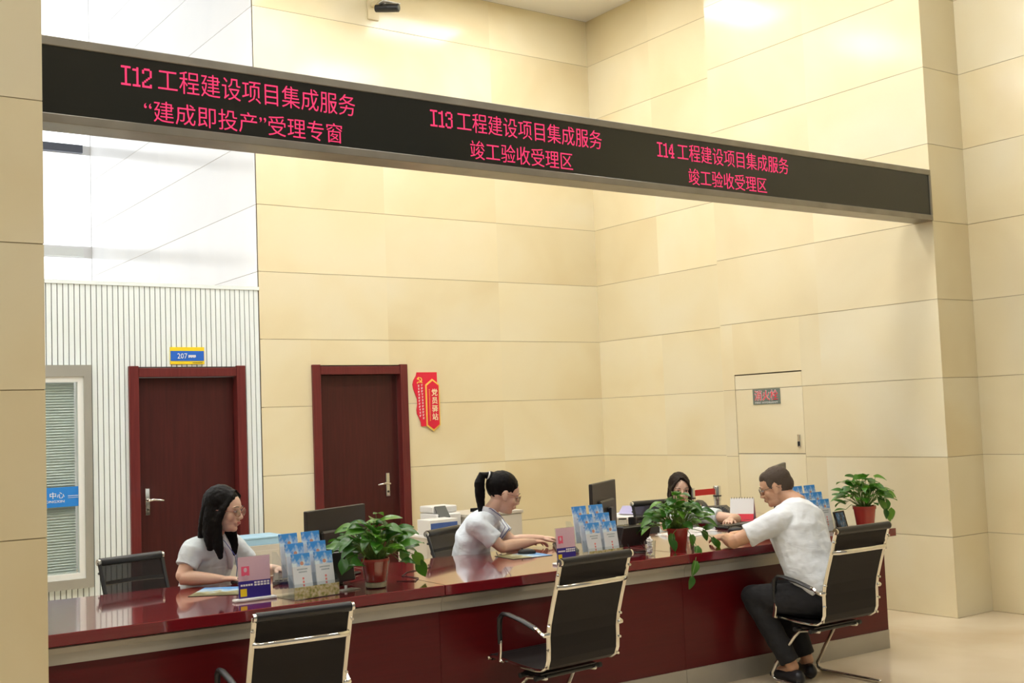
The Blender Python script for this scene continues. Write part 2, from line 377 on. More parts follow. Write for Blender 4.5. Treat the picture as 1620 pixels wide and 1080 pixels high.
# ------------------------------------------------------------------ the room
XP, XR, YB, YP, ZC = 7.716, 7.89, 9.56, 5.30, 5.9
X_SIDE = 8.17
def rects_minus(r, holes):
    out = [r]
    for h in holes:
        nxt = []
        for a0, a1, b0, b1 in out:
            h0, h1, g0, g1 = h
            if h0 >= a1 or h1 <= a0 or g0 >= b1 or g1 <= b0: nxt.append((a0, a1, b0, b1)); continue
            if a0 < h0: nxt.append((a0, h0, b0, b1))
            if a1 > h1: nxt.append((h1, a1, b0, b1))
            m0, m1 = max(a0, h0), min(a1, h1)
            if b0 < g0: nxt.append((m0, m1, b0, g0))
            if b1 > g1: nxt.append((m0, m1, g1, b1))
        out = nxt
    return out
def clad(wall, a0, a1, axis, at, sgn, width, z0=0.0, z1=ZC, holes=(), mname='marble', t=0.004, step=0.6):
    """stone panels, one object each; axis 'x': the wall runs along X at Y=at, sgn = outward direction"""
    n = max(1, round((a1 - a0) / width)); w = (a1 - a0) / n; z = z0 - (z0 % step if z0 % step else 0)
    while z < z1 - 0.01:
        for i in range(n):
            cell = (a0 + i*w, a0 + (i+1)*w, max(z, z0), min(z + step, z1))
            for (p0, p1, q0, q1) in rects_minus(cell, holes):
                if p1 - p0 < 0.02 or q1 - q0 < 0.02: continue
                g = 0.0; gz = 0.0022
                m = MB(); lo, hi = sorted((at, at + sgn * t))
                if axis == 'x': m.bb(p0 + g, p1 - g, lo, hi, q0 + gz, q1 - gz)
                else: m.bb(lo, hi, p0 + g, p1 - g, q0 + gz, q1 - gz)
                m.build('wall_panel', M[mname], wall)
        z += step
D1 = (2.886, 3.888, -0.1, 2.16); D2 = (4.523, 5.504, -0.1, 2.166)
T = 0.004
# floor and ceiling
struct(MB().bb(-7, 12, -6, 15.2, -0.12, 0).build('floor', M['floor']))
struct(MB().bb(-7, 12, -6, YB, ZC, ZC + 0.15).build('ceiling', M['ceil']))
struct(MB().bb(-7, 4.3, YB + 0.2, 15.2, 8.2, 8.35).build('ceiling_rear', M['ceil']))
struct(MB().bb(-7, 4.3, YB, YB + 0.2, ZC, 8.35).build('wall_rear_upper', M['ceil']))
# back wall (cream), cut for the second door
wb = MB()
for r in rects_minus((4.062, 8.3, 0, ZC), [(D2[0], D2[1], -0.1, D2[3])]): wb.bb(r[0], r[1], YB + T, YB + 0.2, r[2], r[3])
wall_back = struct(wb.build('wall_back', M['joint']))
clad(wall_back, 4.04, XR, 'x', YB + T, -1, 1.3, holes=[D2])
# right wall: recess, pier, side wall
wall_recess = struct(MB().bb(XR + T, XR + 0.3, 7.58, YB + 0.2, 0, ZC).build('wall_right', M['joint']))
clad(wall_recess, 7.60, YB, 'y', XR + T, -1, 1.0)
HX = (6.666, 7.450, 0, 1.935)          # the hydrant cupboard opening (along Y, z)
pm = MB()
for r in rects_minus((YP + T, 7.60 - T, 0, ZC), [HX]): pm.bb(XP + T, XP + 0.15, r[0], r[1], r[2], r[3])
pm.bb(XP + 0.15, XP + 0.47, YP + T, 7.60 - T, 0, ZC)
wall_pier = struct(pm.build('wall_pier', M['joint']))
clad(wall_pier, YP, 7.60, 'y', XP + T, -1, 1.15, holes=[HX])
clad(wall_pier, XP + T + 0.001, X_SIDE + 0.01, 'x', YP + T, -1, 0.6)
clad(wall_pier, XP + T + 0.001, XR, 'x', 7.60 - T, 1, 0.6)
wall_side = struct(MB().bb(X_SIDE + T, X_SIDE + 0.3, -1.0, YP, 0, ZC).build('wall_side', M['joint']))
clad(wall_side, -0.75, YP - 0.001, 'y', X_SIDE + T, -1, 1.2)
# near left pillar
PX, PY = 1.165, 4.97
wall_left = struct(MB().bb(0.02 - 0.35, PX - T, PY + T, 5.85 - T, 0, ZC).build('wall_left_pillar', M['joint']))
clad(wall_left, -0.35, PX, 'x', PY + T, -1, 1.6)
clad(wall_left, PY + T + 0.001, 5.85, 'y', PX - T, 1, 1.0)
# the low slatted wall, cut for the first door and the window
WN = (1.25, 2.584, 0.416, 2.176)
ws = MB()
SL0, SL1, SLZ = 0.6, 4.04, 2.83
for r in rects_minus((SL0, SL1, 0, SLZ), [(D1[0], D1[1], -0.1, D1[3]), WN]): ws.bb(r[0], r[1], YB + 0.012, YB + 0.16, r[2], r[3])
wall_slat = struct(ws.build('wall_slatted', M['slatgap']))
x = SL0; pitch = 0.0435
while x < SL1 - 0.01:
    w = pitch - 0.007
    for r in rects_minus((x, min(x + w, SL1), 0, SLZ), [D1, WN]):
        if r[1] - r[0] > 0.008 and r[3] - r[2] > 0.02: MB().bb(r[0], r[1], YB, YB + 0.014, r[2], r[3]).build('slat', M['slat'], wall_slat)
    x += pitch
struct(MB().bb(SL0, SL1, YB - 0.008, YB + 0.17, SLZ, SLZ + 0.03).build('trim_1', M['slat']))
# tall white return wall and window wall far behind
wall_return = struct(MB().bb(4.04 + T, 4.3, YB + 0.18, 14.8, 0, 8.2).build('wall_return', M['joint']))
clad(wall_return, YB + 0.03, 14.8, 'y', 4.04 + T, -1, 2.5, z0=0, z1=8.2, mname='white_wall')
wf = MB(); FY = 14.8
for r in rects_minus((-7, 4.3, 0, 8.35), [(-3.5, 4.035, 2.4, 3.83), (-3.5, 4.035, 3.98, 5.14), (-3.5, 4.035, 5.26, 7.9)]): wf.bb(r[0], r[1], FY, FY + 0.25, r[2], r[3])
wall_far = struct(wf.build('wall_far', M['white_wall']))
for i, (z0, z1) in enumerate(((2.4, 3.83), (3.98, 5.14), (5.26, 7.9))):
    w_ = struct(MB().bb(-3.5, 4.035, FY + 0.02, FY + 0.03, z0, z1).build('window_%d' % (i + 2), M['daylight']))
    for xx in (-3.5, -1.6, 0.3, 2.15):
        MB().bb(xx, xx + 0.04, FY - 0.04, FY + 0.015, z0, z1).build('mullion', M['white_frame'], w_)
MB().bb(-3.5, 3.93, FY - 0.06, FY - 0.001, 5.15, 5.25).build('transom', mat('dark_transom', (0.10, 0.11, 0.14), 0.5), wall_far)
MB().bb(-3.5, 3.93, FY - 0.05, FY - 0.001, 3.84, 3.95).build('transom', M['white_frame'], wall_far)

# ceiling light panels
gi = 0
for ly in (8.47, 6.7, 4.9, 1.3):
    for lx in (-3.0, -0.65, 1.7, 4.0, 6.35):
        rear = ly > 6
        side = ['leftmost', 'second from the left', 'middle', 'second from the right', 'rightmost'][(-3.0, -0.65, 1.7, 4.0, 6.35).index(lx)]
        t = thing('ceiling_light', 'flat white ceiling light panel seen as a reflection in the polished wall', 'ceiling light', (lx, ly, ZC - 0.03), 0, 'ceiling light panels over the hall')
        f = MB(); hw, hd = 0.5, 0.28
        f.bb(-hw-.02, hw+.02, -hd-.02, -hd, 0, 0.03).bb(-hw-.02, hw+.02, hd, hd+.02, 0, 0.03).bb(-hw-.02, -hw, -hd, hd, 0, 0.03).bb(hw, hw+.02, -hd, hd, 0, 0.03).build('frame', M['white_frame'], t)
        MB().bb(-hw, hw, -hd, hd, 0.008, 0.028).build('diffuser', M['lamp'], t)

# ------------------------------------------------------------------ doors
def lever(parent, x, z, y, sgn):
    h = MB().bb(x - 0.02, x + 0.02, y - 0.012, y, z - 0.12, z + 0.10, bev=0.004).build('handle', M['chrome'], parent)
    MB().cyl((x, y - 0.01, z), (x, y - 0.05, z), 0.011).loft([(x, y - 0.05, z), (x + sgn * 0.04, y - 0.055, z + 0.006), (x + sgn * 0.12, y - 0.05, z - 0.006)], [0.011, 0.010, 0.007], seg=10).build('lever', M['chrome'], h, smooth=True)
    MB().cyl((x, y - 0.01, z - 0.075), (x, y - 0.018, z - 0.075), 0.010).build('lock_cylinder', M['dark'], h)
def door(name, D, hx, sgn):
    x0, x1, _, z1 = D; z1 -= 0.0
    m = MB(); d = bpy.data.objects.new(name, None); COL.objects.link(d); d.location = (0, 0, 0); struct(d)
    c = 0.08
    MB().bb(x0, x0 + c, YB - 0.03, YB + 0.14, 0, z1 + 0.006, bev=0.004).build('jamb', M['casing'], d)
    MB().bb(x1 - c, x1, YB - 0.03, YB + 0.14, 0, z1 + 0.006, bev=0.004).build('jamb', M['casing'], d)
    MB().bb(x0 + c, x1 - c, YB - 0.024, YB + 0.14, z1 - 0.085, z1 - 0.01, bev=0.004).build('head_casing', M['casing'], d)
    y = YB + 0.06
    l = MB().bb(x0 + c + .003, x1 - c - .003, y, y + 0.045, 0.006, z1 - 0.088, bev=0.003)
    lf = l.build('door_leaf', M['door'], d)
    lever(lf, hx, 1.06, y, sgn)
    return lf, y
lf1, dy = door('door_1', D1, 3.045, 1)
lf2, _ = door('door_2', D2, 5.30, -1)
MB().bb(4.0, 6.0, YB + 0.20, YB + 0.22, 0, 2.3).build('wall_panel', M['joint'], wall_back)
# weather strip visible along the second door's hinge side
MB().bb(D2[1] - 0.086, D2[1] - 0.081, YB + 0.05, YB + 0.061, 0.01, 2.07).build('seal_strip', M['chrome'], lf2)

# room number plate
t = thing('room_sign', 'blue and yellow room number sign reading 207 above the left door', 'sign', (3.235, YB, 2.18))
MB().bb(0, 0.295, -0.012, -0.001, 0, 0.145, bev=0.002).build('plate', M['yellow'], t)
MB().bb(0.002, 0.290, -0.014, -0.0121, 0.028, 0.112).build('blue_band', M['blue'], t)
text('lettering', '207', 0.06, 0.145, 0.048, 0.092, -0.0145, M['white'], t)
mk = MB()
for k in range(6): mk.bb(0.155 + k*0.011, 0.163 + k*0.011, -0.016, -0.0145, 0.055 + (k % 2)*0.003, 0.078)
mk.build('small_print', M['white'], t)
mk = MB()
for k in range(14): mk.bb(0.19 + k*0.0062, 0.194 + k*0.0062, -0.0135, -0.0121, 0.010, 0.016)
mk.build('fine_print', M['dark'], t)

# window with blinds
w1 = bpy.data.objects.new('window_1', None); COL.objects.link(w1); struct(w1)
x0, x1, z0, z1 = WN
m = MB()
for a in ((x0, x1, z1 - 0.09, z1), (x0, x1, z0, z0 + 0.075), (x1 - 0.06, x1, z0 + 0.075, z1 - 0.09), (x0, x0 + 0.06, z0 + 0.075, z1 - 0.09)): m.bb(a[0], a[1], YB - 0.04, YB + 0.12, a[2], a[3])
m.build('window_frame', M['frame_al'], w1)
ix0, ix1, iz0, iz1 = x0 + 0.06, x1 - 0.06, z0 + 0.075, z1 - 0.09
m = MB(); c = 0.045
for a in ((ix0, ix1, iz1 - c, iz1), (ix0, ix1, iz0, iz0 + c), (ix1 - c, ix1, iz0 + c, iz1 - c), (ix0, ix0 + c, iz0 + c, iz1 - c)): m.bb(a[0], a[1], YB - 0.025, YB + 0.03, a[2], a[3])
m.build('sash', M['white_frame'], w1)
MB().bb(ix0 + c, ix1 - c, YB - 0.002, YB + 0.002, iz0 + c, iz1 - c).build('pane', M['glass'], w1)
m = MB(); z = iz0 + c + 0.01
tilt = Matrix.Rotation(math.radians(38), 4, 'X')
while z < iz1 - c - 0.01:
    m.box((0, 0, 0), (ix1 - ix0 - 2*c - 0.02, 0.025, 0.0012), Matrix.Translation(((ix0+ix1)/2, YB + 0.045, z)) @ tilt); z += 0.0215
b = m.build('blind', M['blind'], w1); b['kind'] = 'stuff'
MB().bb(ix0 + c, ix1 - c, YB + 0.09, YB + 0.10, iz0 + c, iz1 - c).build('inner_screen', mat('room_beyond', (0.72, 0.80, 0.77), 0.8), w1)
bd = MB().bb(ix0 + c, ix1 - c, YB - 0.006, YB - 0.003, 1.06, 1.215).build('blue_band', M['skyblue'], w1)
text('lettering', '中心', 2.262, 2.372, 1.128, 1.178, YB - 0.0065, M['white'], bd)
text('lettering', 'ZHONGXIN', 2.18, 2.372, 1.095, 1.115, YB - 0.0065, M['white'], bd)
MB().bb(2.40, ix1 - c, YB - 0.0075, YB - 0.0062, 1.142, 1.146).bb(2.40, ix1 - c, YB - 0.0075, YB - 0.0062, 1.128, 1.131).build('stripe', M['white'], bd)

# party members' sign
t = thing('wall_sign', 'red wavy-edged board with a gold-rimmed red plaque on the back wall', 'sign', (5.565, YB, 1.53))
L_ = [(0.075, 0.565), (0.27, 0.565), (0.27, 0.05), (0.085, 0.05)]
wave = []
for k in range(15):
    u = k / 14; wave.append((0.055 + 0.045 * math.sin(u * 3.6 * PI * 0.62 - 0.55) * (-1) + 0.0 + 0.02 * u * 0 + (-0.03 if 0.6 < u < 0.9 else -0.03) * 0 , 0.05 + 0.515 * u))
poly = [(0.27, 0.05), (0.27, 0.565)] + [(x_, z_) for x_, z_ in reversed([(0.083, 0.05), (0.078, 0.09), (0.060, 0.13), (0.040, 0.17), (0.037, 0.21), (0.048, 0.26), (0.046, 0.31), (0.026, 0.36), (0.006, 0.41), (0.0, 0.45), (0.012, 0.49), (0.040, 0.53), (0.050, 0.565)])]
MB().prism(poly, -0.012, -0.001).build('board', M['red_board'], t)
def hexa(x0, x1, z0, z1, tip, y0, y1, m, name, par):
    xm = (x0 + x1) / 2
    return MB().prism([(x0, z0 + tip), (xm, z0), (x1, z0 + tip), (x1, z1 - tip), (xm, z1), (x0, z1 - tip)], y0, y1).build(name, m, par)
hx = hexa(0.135, 0.288, 0.0, 0.50, 0.055, -0.022, -0.0125, M['gold'], 'plaque_rim', t)
hp = hexa(0.147, 0.276, 0.018, 0.482, 0.046, -0.026, -0.0222, M['red_board'], 'plaque', t)
text('lettering', '党员驿站', 0.196, 0.262, 0.105, 0.405, -0.0262, M['paleyellow'], hp, vertical=True, bold=0.01)
mk = MB()
for k in range(22): mk.bb(0.168, 0.176, -0.0275, -0.0262, 0.10 + k * 0.014, 0.108 + k * 0.014)
mk.build('small_print', M['gold'], hp)
# two columns of small white print
mk = MB(); rr = random.Random(3)
for cx, n, zt in ((0.062, 11, 0.435), (0.098, 12, 0.44)):
    for k in range(n):
        zc = zt - k * 0.0285; xc = cx + (k / n) * 0.012
        mk.bb(xc - .009, xc + .009, -0.0135, -0.0121, zc + .005, zc + .0085).bb(xc - .002, xc + .002, -0.0135, -0.0121, zc - .009, zc + .010)
        if rr.random() < .6: mk.bb(xc - .008, xc + .008, -0.0135, -0.0121, zc - .006, zc - .003)
        if rr.random() < .5: mk.bb(xc - .009, xc - .006, -0.0135, -0.0121, zc - .009, zc + .006)
mk.build('small_print', M['white'], t)
# emblem: sickle and hammer
em = MB(); cx, cz, rO = 0.078, 0.492, 0.026
outer = [(cx + rO * math.cos(math.radians(a)), cz + rO * math.sin(math.radians(a))) for a in range(-130, 116, 15)]
inner = [(cx - 0.003 + rO * 0.68 * math.cos(math.radians(a)), cz + 0.002 + rO * 0.70 * math.sin(math.radians(a))) for a in range(112, -125, -15)]
em.prism(outer + inner, -0.014, -0.0121)
def bar2(p, q, w):
    d = Vector((q[0]-p[0], q[1]-p[1])).normalized(); n = Vector((-d.y, d.x)) * w / 2
    em.prism([(p[0]+n.x, p[1]+n.y), (q[0]+n.x, q[1]+n.y), (q[0]-n.x, q[1]-n.y), (p[0]-n.x, p[1]-n.y)], -0.0145, -0.0121)
bar2((cx - 0.020, cz + 0.012), (cx + 0.026, cz - 0.030), 0.008)
bar2((cx - 0.028, cz + 0.006), (cx - 0.010, cz + 0.024), 0.016)
bar2((cx - 0.016, cz - 0.018), (cx - 0.032, cz - 0.032), 0.010)
em.build('emblem', M['gold'], t)

# fire hydrant cupboard in the pier
t = thing('hydrant_cupboard', 'stone-faced fire hydrant cupboard door with red lettered plate in the right wall', 'cupboard', (XP, 7.058, 0), 0)
MB().bb(0.0225, 0.028, -0.39, 0.39, 0.02, 1.93).build('backing', mat('cupboard_backing', (0.22, 0.19, 0.14), 0.8), t)
for z0_, z1_ in ((0.004, 0.598), (0.602, 1.222), (1.228, 1.797), (1.801, 1.926)):
    MB().bb(0.002, 0.022, -0.388, 0.388, z0_, z1_).build('door_panel', M['marble'], t)
pl = MB().bb(-0.004, 0.0018, -0.140, 0.176, 1.66, 1.795).build('name_plate', M['platform'], t)
def side_text(s, y_left, y_right, z0, z1, m, par, name, off, bold):
    # reads left to right when seen from the room: +Y is on the left
    me = text_mesh(s, 0, 1, z0, z1, 0, depth=0.001, bold=bold)
    for v in me.vertices: v.co = Vector((-off + v.co.y, y_left + v.co.x * (y_right - y_left), v.co.z))
    me.materials.append(m); return link(name, me, par)
side_text('消火栓', 0.158, -0.122, 1.69, 1.785, M['white'], pl, 'lettering', 0.0042, 0.03)
side_text('消火栓', 0.156, -0.120, 1.693, 1.782, M['sign_red'], pl, 'lettering', 0.0060, 0.0)
side_text('FIRE HYDRANT', 0.15, -0.115, 1.668, 1.682, M['white'], pl, 'small_print', 0.0042, 0.0)
h = MB().bb(-0.012, 0.002, -0.345, -0.315, 1.28, 1.39, bev=0.003).build('latch', M['chrome'], t)
MB().bb(-0.022, -0.012, -0.338, -0.322, 1.29, 1.33, bev=0.003).build('latch_knob', M['dark'], h)

# security camera
t = thing('security_camera', 'small black bullet security camera on a pale bracket high on the back wall', 'camera', (5.30, YB, 5.47))
MB().bb(-0.10, 0.02, -0.02, 0, 0.0, 0.40, bev=0.004).bb(-0.07, 0.0, -0.28, -0.02, 0.12, 0.16, bev=0.004).build('bracket', M['marble'], t)
MB().cyl((-0.03, -0.24, 0.12), (-0.03, -0.24, 0.07), 0.018).build('joint', M['white_pl'], t, smooth=True)
bdy = MB().loft([(-0.09, -0.16, 0.055), (-0.03, -0.24, 0.045), (0.05, -0.34, 0.03)], [0.035, 0.04, 0.04], seg=16, round_ends=False).build('camera_body', M['black'], t, smooth=True)
MB().cyl((0.05, -0.34, 0.03), (0.055, -0.346, 0.029), 0.030).build('lens', M['screen'], bdy, smooth=True)
MB().bb(-0.09, 0.10, -0.30, -0.20, 0.088, 0.094, Matrix.Translation((0, 0, 0))).build('sun_shield', M['white_pl'], bdy)

# ------------------------------------------------------------------ LED sign
t = thing('led_sign', 'long black LED sign with red characters spanning from pillar to pier', 'sign', (0, YP, 0))
SX0, SX1, SZ0, SZ1, SD = PX + 0.004, XP - 0.004, 3.0, 3.392, 0.17
MB().bb(SX0, SX1, 0.004, SD, SZ0 + 0.004, SZ1 - 0.004).build('housing', M['sign_frame'], t)
MB().bb(SX0, SX1, -0.012, 0.003, SZ1 - 0.042, SZ1, bev=0.003).build('top_frame', M['sign_frame'], t)
MB().bb(SX0, SX1, -0.012, 0.003, SZ0, SZ0 + 0.042, bev=0.003).build('bottom_frame', M['sign_frame'], t)
MB().bb(SX1 - 0.022, SX1, -0.011, 0.003, SZ0 + 0.0425, SZ1 - 0.0425).build('end_frame', M['sign_frame'], t)
scr = MB().bb(SX0, SX1 - 0.0225, -0.004, 0.003, SZ0 + 0.0425, SZ1 - 0.0425).build('screen', M['led_face'], t)
BM = {'I': ["11111", "00100", "00100", "00100", "00100", "00100", "00100", "00100", "00100", "00100", "11111"],
 '1': ["0010", "1110", "0010", "0010", "0010", "0010", "0010", "0010", "0010", "0010", "1111"],
 '2': ["01110", "10001", "10001", "00001", "00001", "00010", "00100", "01000", "10000", "10001", "11111"],
 '3': ["01110", "10001", "10001", "00001", "00110", "00001", "00001", "00001", "10001", "10001", "01110"],
 '4': ["00010", "00110", "00110", "01010", "01010", "10010", "10010", "11111", "00010", "00010", "00111"]}
def led_digits(s, x0, x1, z0, z1):
    m = MB(); cols = sum(len(BM[c][0]) for c in s) + len(s) - 1; w = (x1 - x0) / cols; h = (z1 - z0) / 11; cx = x0
    for c in s:
        g = BM[c]
        for r, row in enumerate(g):
            k = 0
            while k < len(row):
                if row[k] == '1':
                    e = k
                    while e < len(row) and row[e] == '1': e += 1
                    m.bb(cx + k*w, cx + e*w, -0.0062, -0.0045, z1 - (r+1)*h - h*0.08, z1 - r*h + h*0.08); k = e
                else: k += 1
        cx += (len(g[0]) + 1) * w
    m.build('lettering', M['led_text'], scr)
for s, a in (('I12', 1.588), ('I13', 3.25), ('I14', 4.905)):
    led_digits(s, a, a + 0.142, 3.215, 3.305)
    text('lettering', '工程建设项目集成服务', a + 0.172, a + 1.205, 3.209, 3.321, -0.0045, M['led_text'], scr, bold=-0.006)
text('lettering', '“建成即投产”受理专窗', 1.692, 2.713, 3.058, 3.160, -0.0045, M['led_text'], scr, bold=-0.006)
text('lettering', '竣工验收受理区', 3.504, 4.225, 3.060, 3.165, -0.0045, M['led_text'], scr, bold=-0.006)
text('lettering', '竣工验收受理区', 5.165, 5.885, 3.060, 3.165, -0.0045, M['led_text'], scr, bold=-0.006)

# ------------------------------------------------------------------ the counter: local x along the front edge, y to the back
CA = math.radians(-1.9); CO = Vector((PX + 0.003, 5.095, 0)); ZT = 0.79
CM = Matrix.Translation(CO) @ Matrix.Rotation(CA, 4, 'Z')
def desk(x, y, z=ZT):
    """world point for a spot given in world x,y (kept as is)"""
    return Vector((x, y, z))
secs = [(0.0, 1.915), (1.915, 3.54), (3.54, 5.375)]
names = ['left section of the long dark red counter beside the pillar', 'middle section of the long dark red counter between its two seams', 'right section of the long dark red counter with the open end']
for i, (a, b) in enumerate(secs):
    t = thing('counter', names[i], 'counter', CM @ Vector((a, 0, 0)), CA, 'sections of the service counter')
    w = b - a; g = 0.0008; e = w - g if i < 2 else w; s0 = 0 if i == 0 else g
    MB().bb(s0, e, 0, 1.08, ZT - 0.052, ZT, bev=0.003).build('countertop', M['desktop'], t)
    pe = e if i < 2 else w - 0.05
    MB().bb(s0, pe, 0.045, 0.06, 0.655, ZT - 0.0525).build('steel_band', M['steel'], t)
    # coved lip of the band
    MB().prism([(0.028, 0.727), (0.045, 0.7365), (0.045, 0.70)], s0, pe, 'yz').build('band_lip', M['steel'], t)
    MB().bb(s0, pe, 0.07, 0.09, 0.122, 0.655).build('front_panel', M['deskpanel'], t)
    MB().bb(s0, pe, 0.065, 0.085, 0.0, 0.1215).build('plinth', M['steel'], t)
    if i == 2:
        MB().bb(pe - 0.022, pe, 0.0905, 1.03, 0.122, 0.7375).build('end_panel', M['deskpanel'], t)
        MB().bb(pe - 0.022, pe, 0.0905, 1.03, 0.0, 0.1215).build('end_plinth', M['steel'], t)
    else:
        MB().bb(e - 0.022, e, 0.0905, 1.0, 0.0, 0.7375).build('side_panel', M['deskpanel'], t)
# ------------------------------------------------------------------ chairs
PROF = [(-0.318, 0.915), (-0.300, 0.856), (-0.283, 0.80), (-0.248, 0.70), (-0.219, 0.61), (-0.208, 0.55), (-0.207, 0.49), (-0.203, 0.44), (-0.188, 0.405), (-0.155, 0.385), (-0.10, 0.380), (0.02, 0.386), (0.14, 0.398), (0.22, 0.405), (0.255, 0.398)]
def make_chair(name, hw=0.232, sling='sling', frame='chrome', label='', group=None):
    t = thing(name, label, 'chair', (0, 0, 0), 0, group)
    for s in (-1, 1):
        m = MB(); m.loft([(s * hw, y, z) for y, z in PROF], [(0.013, 0.008)] * len(PROF), side=(1, 0, 0), seg=8, round_ends=False)
        for y, z in (PROF[1], PROF[4], PROF[6], PROF[8]): m.cyl((s * (hw + .006), y - 0.002, z), (s * (hw + .006), y - 0.016, z), 0.007, seg=8)
        m.build('side_frame', M[frame], t, smooth=True)
    # sling
    n = MB(); w = hw - 0.012
    n.loft([(0, y, z) for y, z in [( -0.318, 0.905)] + PROF[1:-1] + [(0.252, 0.405)]], [(w, 0.003)] * (len(PROF)), side=(1, 0, 0), seg=4, round_ends=False, square=True)
    n.build('sling', M[sling], t)
    r = MB().cyl((-hw + 0.005, -0.322, 0.915), (hw - 0.005, -0.322, 0.915), 0.022).build('headroll', M['black'], t, smooth=True)
    for s in (-1, 1): MB().cyl((s * (hw - 0.005), -0.322, 0.915), (s * (hw + 0.010), -0.322, 0.915), 0.018).build('end_cap', M['chrome'], r, smooth=True)
    fr = MB().cyl((-hw + 0.01, 0.255, 0.396), (hw - 0.01, 0.255, 0.396), 0.016).build('front_roll', M['black'], t, smooth=True)
    for s in (-1, 1): MB().cyl((s * (hw - 0.01), 0.255, 0.396), (s * (hw + 0.02), 0.255, 0.396), 0.010).build('end_cap', M['chrome'], fr, smooth=True)
    pts = [(-hw, -0.290, 0.795), (-hw + 0.03, -0.312, 0.795), (-hw + 0.08, -0.325, 0.797), (0, -0.332, 0.798), (hw - 0.08, -0.325, 0.797), (hw - 0.03, -0.312, 0.795), (hw, -0.290, 0.795)]
    MB().loft(pts, [(0.012, 0.006)] * 7, side=(0, 0, 1), seg=8, round_ends=False).build('back_bar', M['chrome'], t, smooth=True)
    for s in (-1, 1):
        X = s * (hw + 0.028)
        a = MB().loft([(X, -0.15, 0.588), (X, -0.05, 0.617), (X, 0.06, 0.636), (X, 0.10, 0.635), (X, 0.128, 0.612), (X, 0.134, 0.55), (X, 0.132, 0.49)], [(0.018, 0.011)] * 4 + [(0.016, 0.012)] + [(0.014, 0.010)] * 2, side=(1, 0, 0), seg=10).build('armrest', M['black'], t, smooth=True)
        MB().loft([(s * (hw + 0.004), -0.218, 0.565), (X, -0.212, 0.562), (X, -0.19, 0.567), (X, -0.165, 0.585), (X, -0.145, 0.589)], [(0.010, 0.012)] * 2 + [(0.016, 0.011)] * 3, seg=8).build('rear_bracket', M['chrome'], a, smooth=True)
        MB().loft([(X, 0.132, 0.495), (X, 0.135, 0.44), (X, 0.145, 0.40), (s * (hw + 0.002), 0.15, 0.392)], [(0.012, 0.009)] * 4, seg=8).build('front_bracket', M['chrome'], a, smooth=True)
    # under-seat cross rods and cantilever legs
    q = MB()
    for y in (-0.085, 0.03): q.cyl((-0.20, y, 0.335), (0.20, y, 0.335), 0.011)
    q.bb(-0.19, 0.19, -0.09, 0.04, 0.343, 0.352)
    c = q.build('seat_support', M['black'], t, smooth=True)
    for s in (-1, 1):
        for y in (-0.085, 0.03): MB().cyl((s * 0.20, y, 0.335), (s * 0.222, y, 0.335), 0.013).build('rubber_cap', M['rug'], c, smooth=True)
        X = s * 0.165; X2 = s * 0.20
        pts = [(X, -0.10, 0.330), (X, -0.02, 0.326), (X, 0.04, 0.318), (X*1.05, 0.075, 0.285), (X2, 0.20, 0.115), (X2, 0.235, 0.06), (X2, 0.232, 0.028), (X2, 0.205, 0.013), (X2, 0.10, 0.0125), (X2, -0.22, 0.0125)]
        MB().loft(pts, [0.0115] * len(pts), seg=10).build('leg', M['chrome'], t, smooth=True)
    return t
ch = make_chair('visitor_chair', label='chrome and black sling visitor chair at the left, cut off by the bottom edge', group='visitor chairs in front of the counter')
def put(o, x, y, rz, label=None, group=None):
    o.location = (x, y, 0); o.rotation_euler = (0, 0, rz)
    if label: o['label'] = label
    if group: o['group'] = group
    return o
put(ch, 2.05, 4.72, -0.06); ch.scale = (0.90, 0.93, 0.935)
cb = put(copy_tree(ch), 3.584, 4.79, 0.075, 'empty chrome and black sling visitor chair in the middle, facing the ponytailed clerk'); cb.scale = (1, 1, 1)
cc = put(copy_tree(ch), 5.424, 4.622, 0.0, 'chrome and black sling visitor chair in which the man sits'); cc.scale = (1, 1, 1)
st = make_chair('staff_chair', hw=0.195, sling='sling_thin', frame='black', label='black mesh staff chair behind the long-haired clerk beside the left door', group='staff chairs behind the counter')
put(st, 2.075, 6.28, PI + 0.27)
put(copy_tree(st), 4.05, 6.09, PI + 0.47, 'black mesh staff chair behind the ponytailed clerk beside the printer cabinet')
put(copy_tree(st), 6.12, 6.58, PI - 0.15, 'black mesh staff chair under the clerk hidden behind the trailing plant')

# ------------------------------------------------------------------ people
def V(*a): return Vector(a)
def remeshed(name, mb, voxel, m, parent, smooth_it=6, disp=0.0, dscale=0.06, origin=(0, 0, 0)):
    """union the overlapping closed volumes of mb into ONE continuous surface"""
    bm = mb.bm
    for v in bm.verts: v.co -= Vector(origin)
    bmesh.ops.recalc_face_normals(bm, faces=bm.faces)
    me = bpy.data.meshes.new(name); bm.to_mesh(me); bm.free()
    o = bpy.data.objects.new(name, me); COL.objects.link(o)
    r = o.modifiers.new('r', 'REMESH'); r.mode = 'VOXEL'; r.voxel_size = voxel; r.use_smooth_shade = True
    s = o.modifiers.new('s', 'SMOOTH'); s.factor = 0.5; s.iterations = smooth_it
    if disp:
        tx = bpy.data.textures.new('wrinkle', 'CLOUDS'); tx.noise_scale = dscale; tx.noise_depth = 1
        d = o.modifiers.new('d', 'DISPLACE'); d.texture = tx; d.strength = disp; d.mid_level = 0.5
    bpy.context.view_layer.update(); dg = bpy.context.evaluated_depsgraph_get()
    m2 = bpy.data.meshes.new_from_object(o.evaluated_get(dg)); m2.name = name
    bpy.data.objects.remove(o); bpy.data.meshes.remove(me)
    m2.materials.clear(); m2.materials.append(m)
    for p in m2.polygons: p.use_smooth = True
    return link(name, m2, parent)

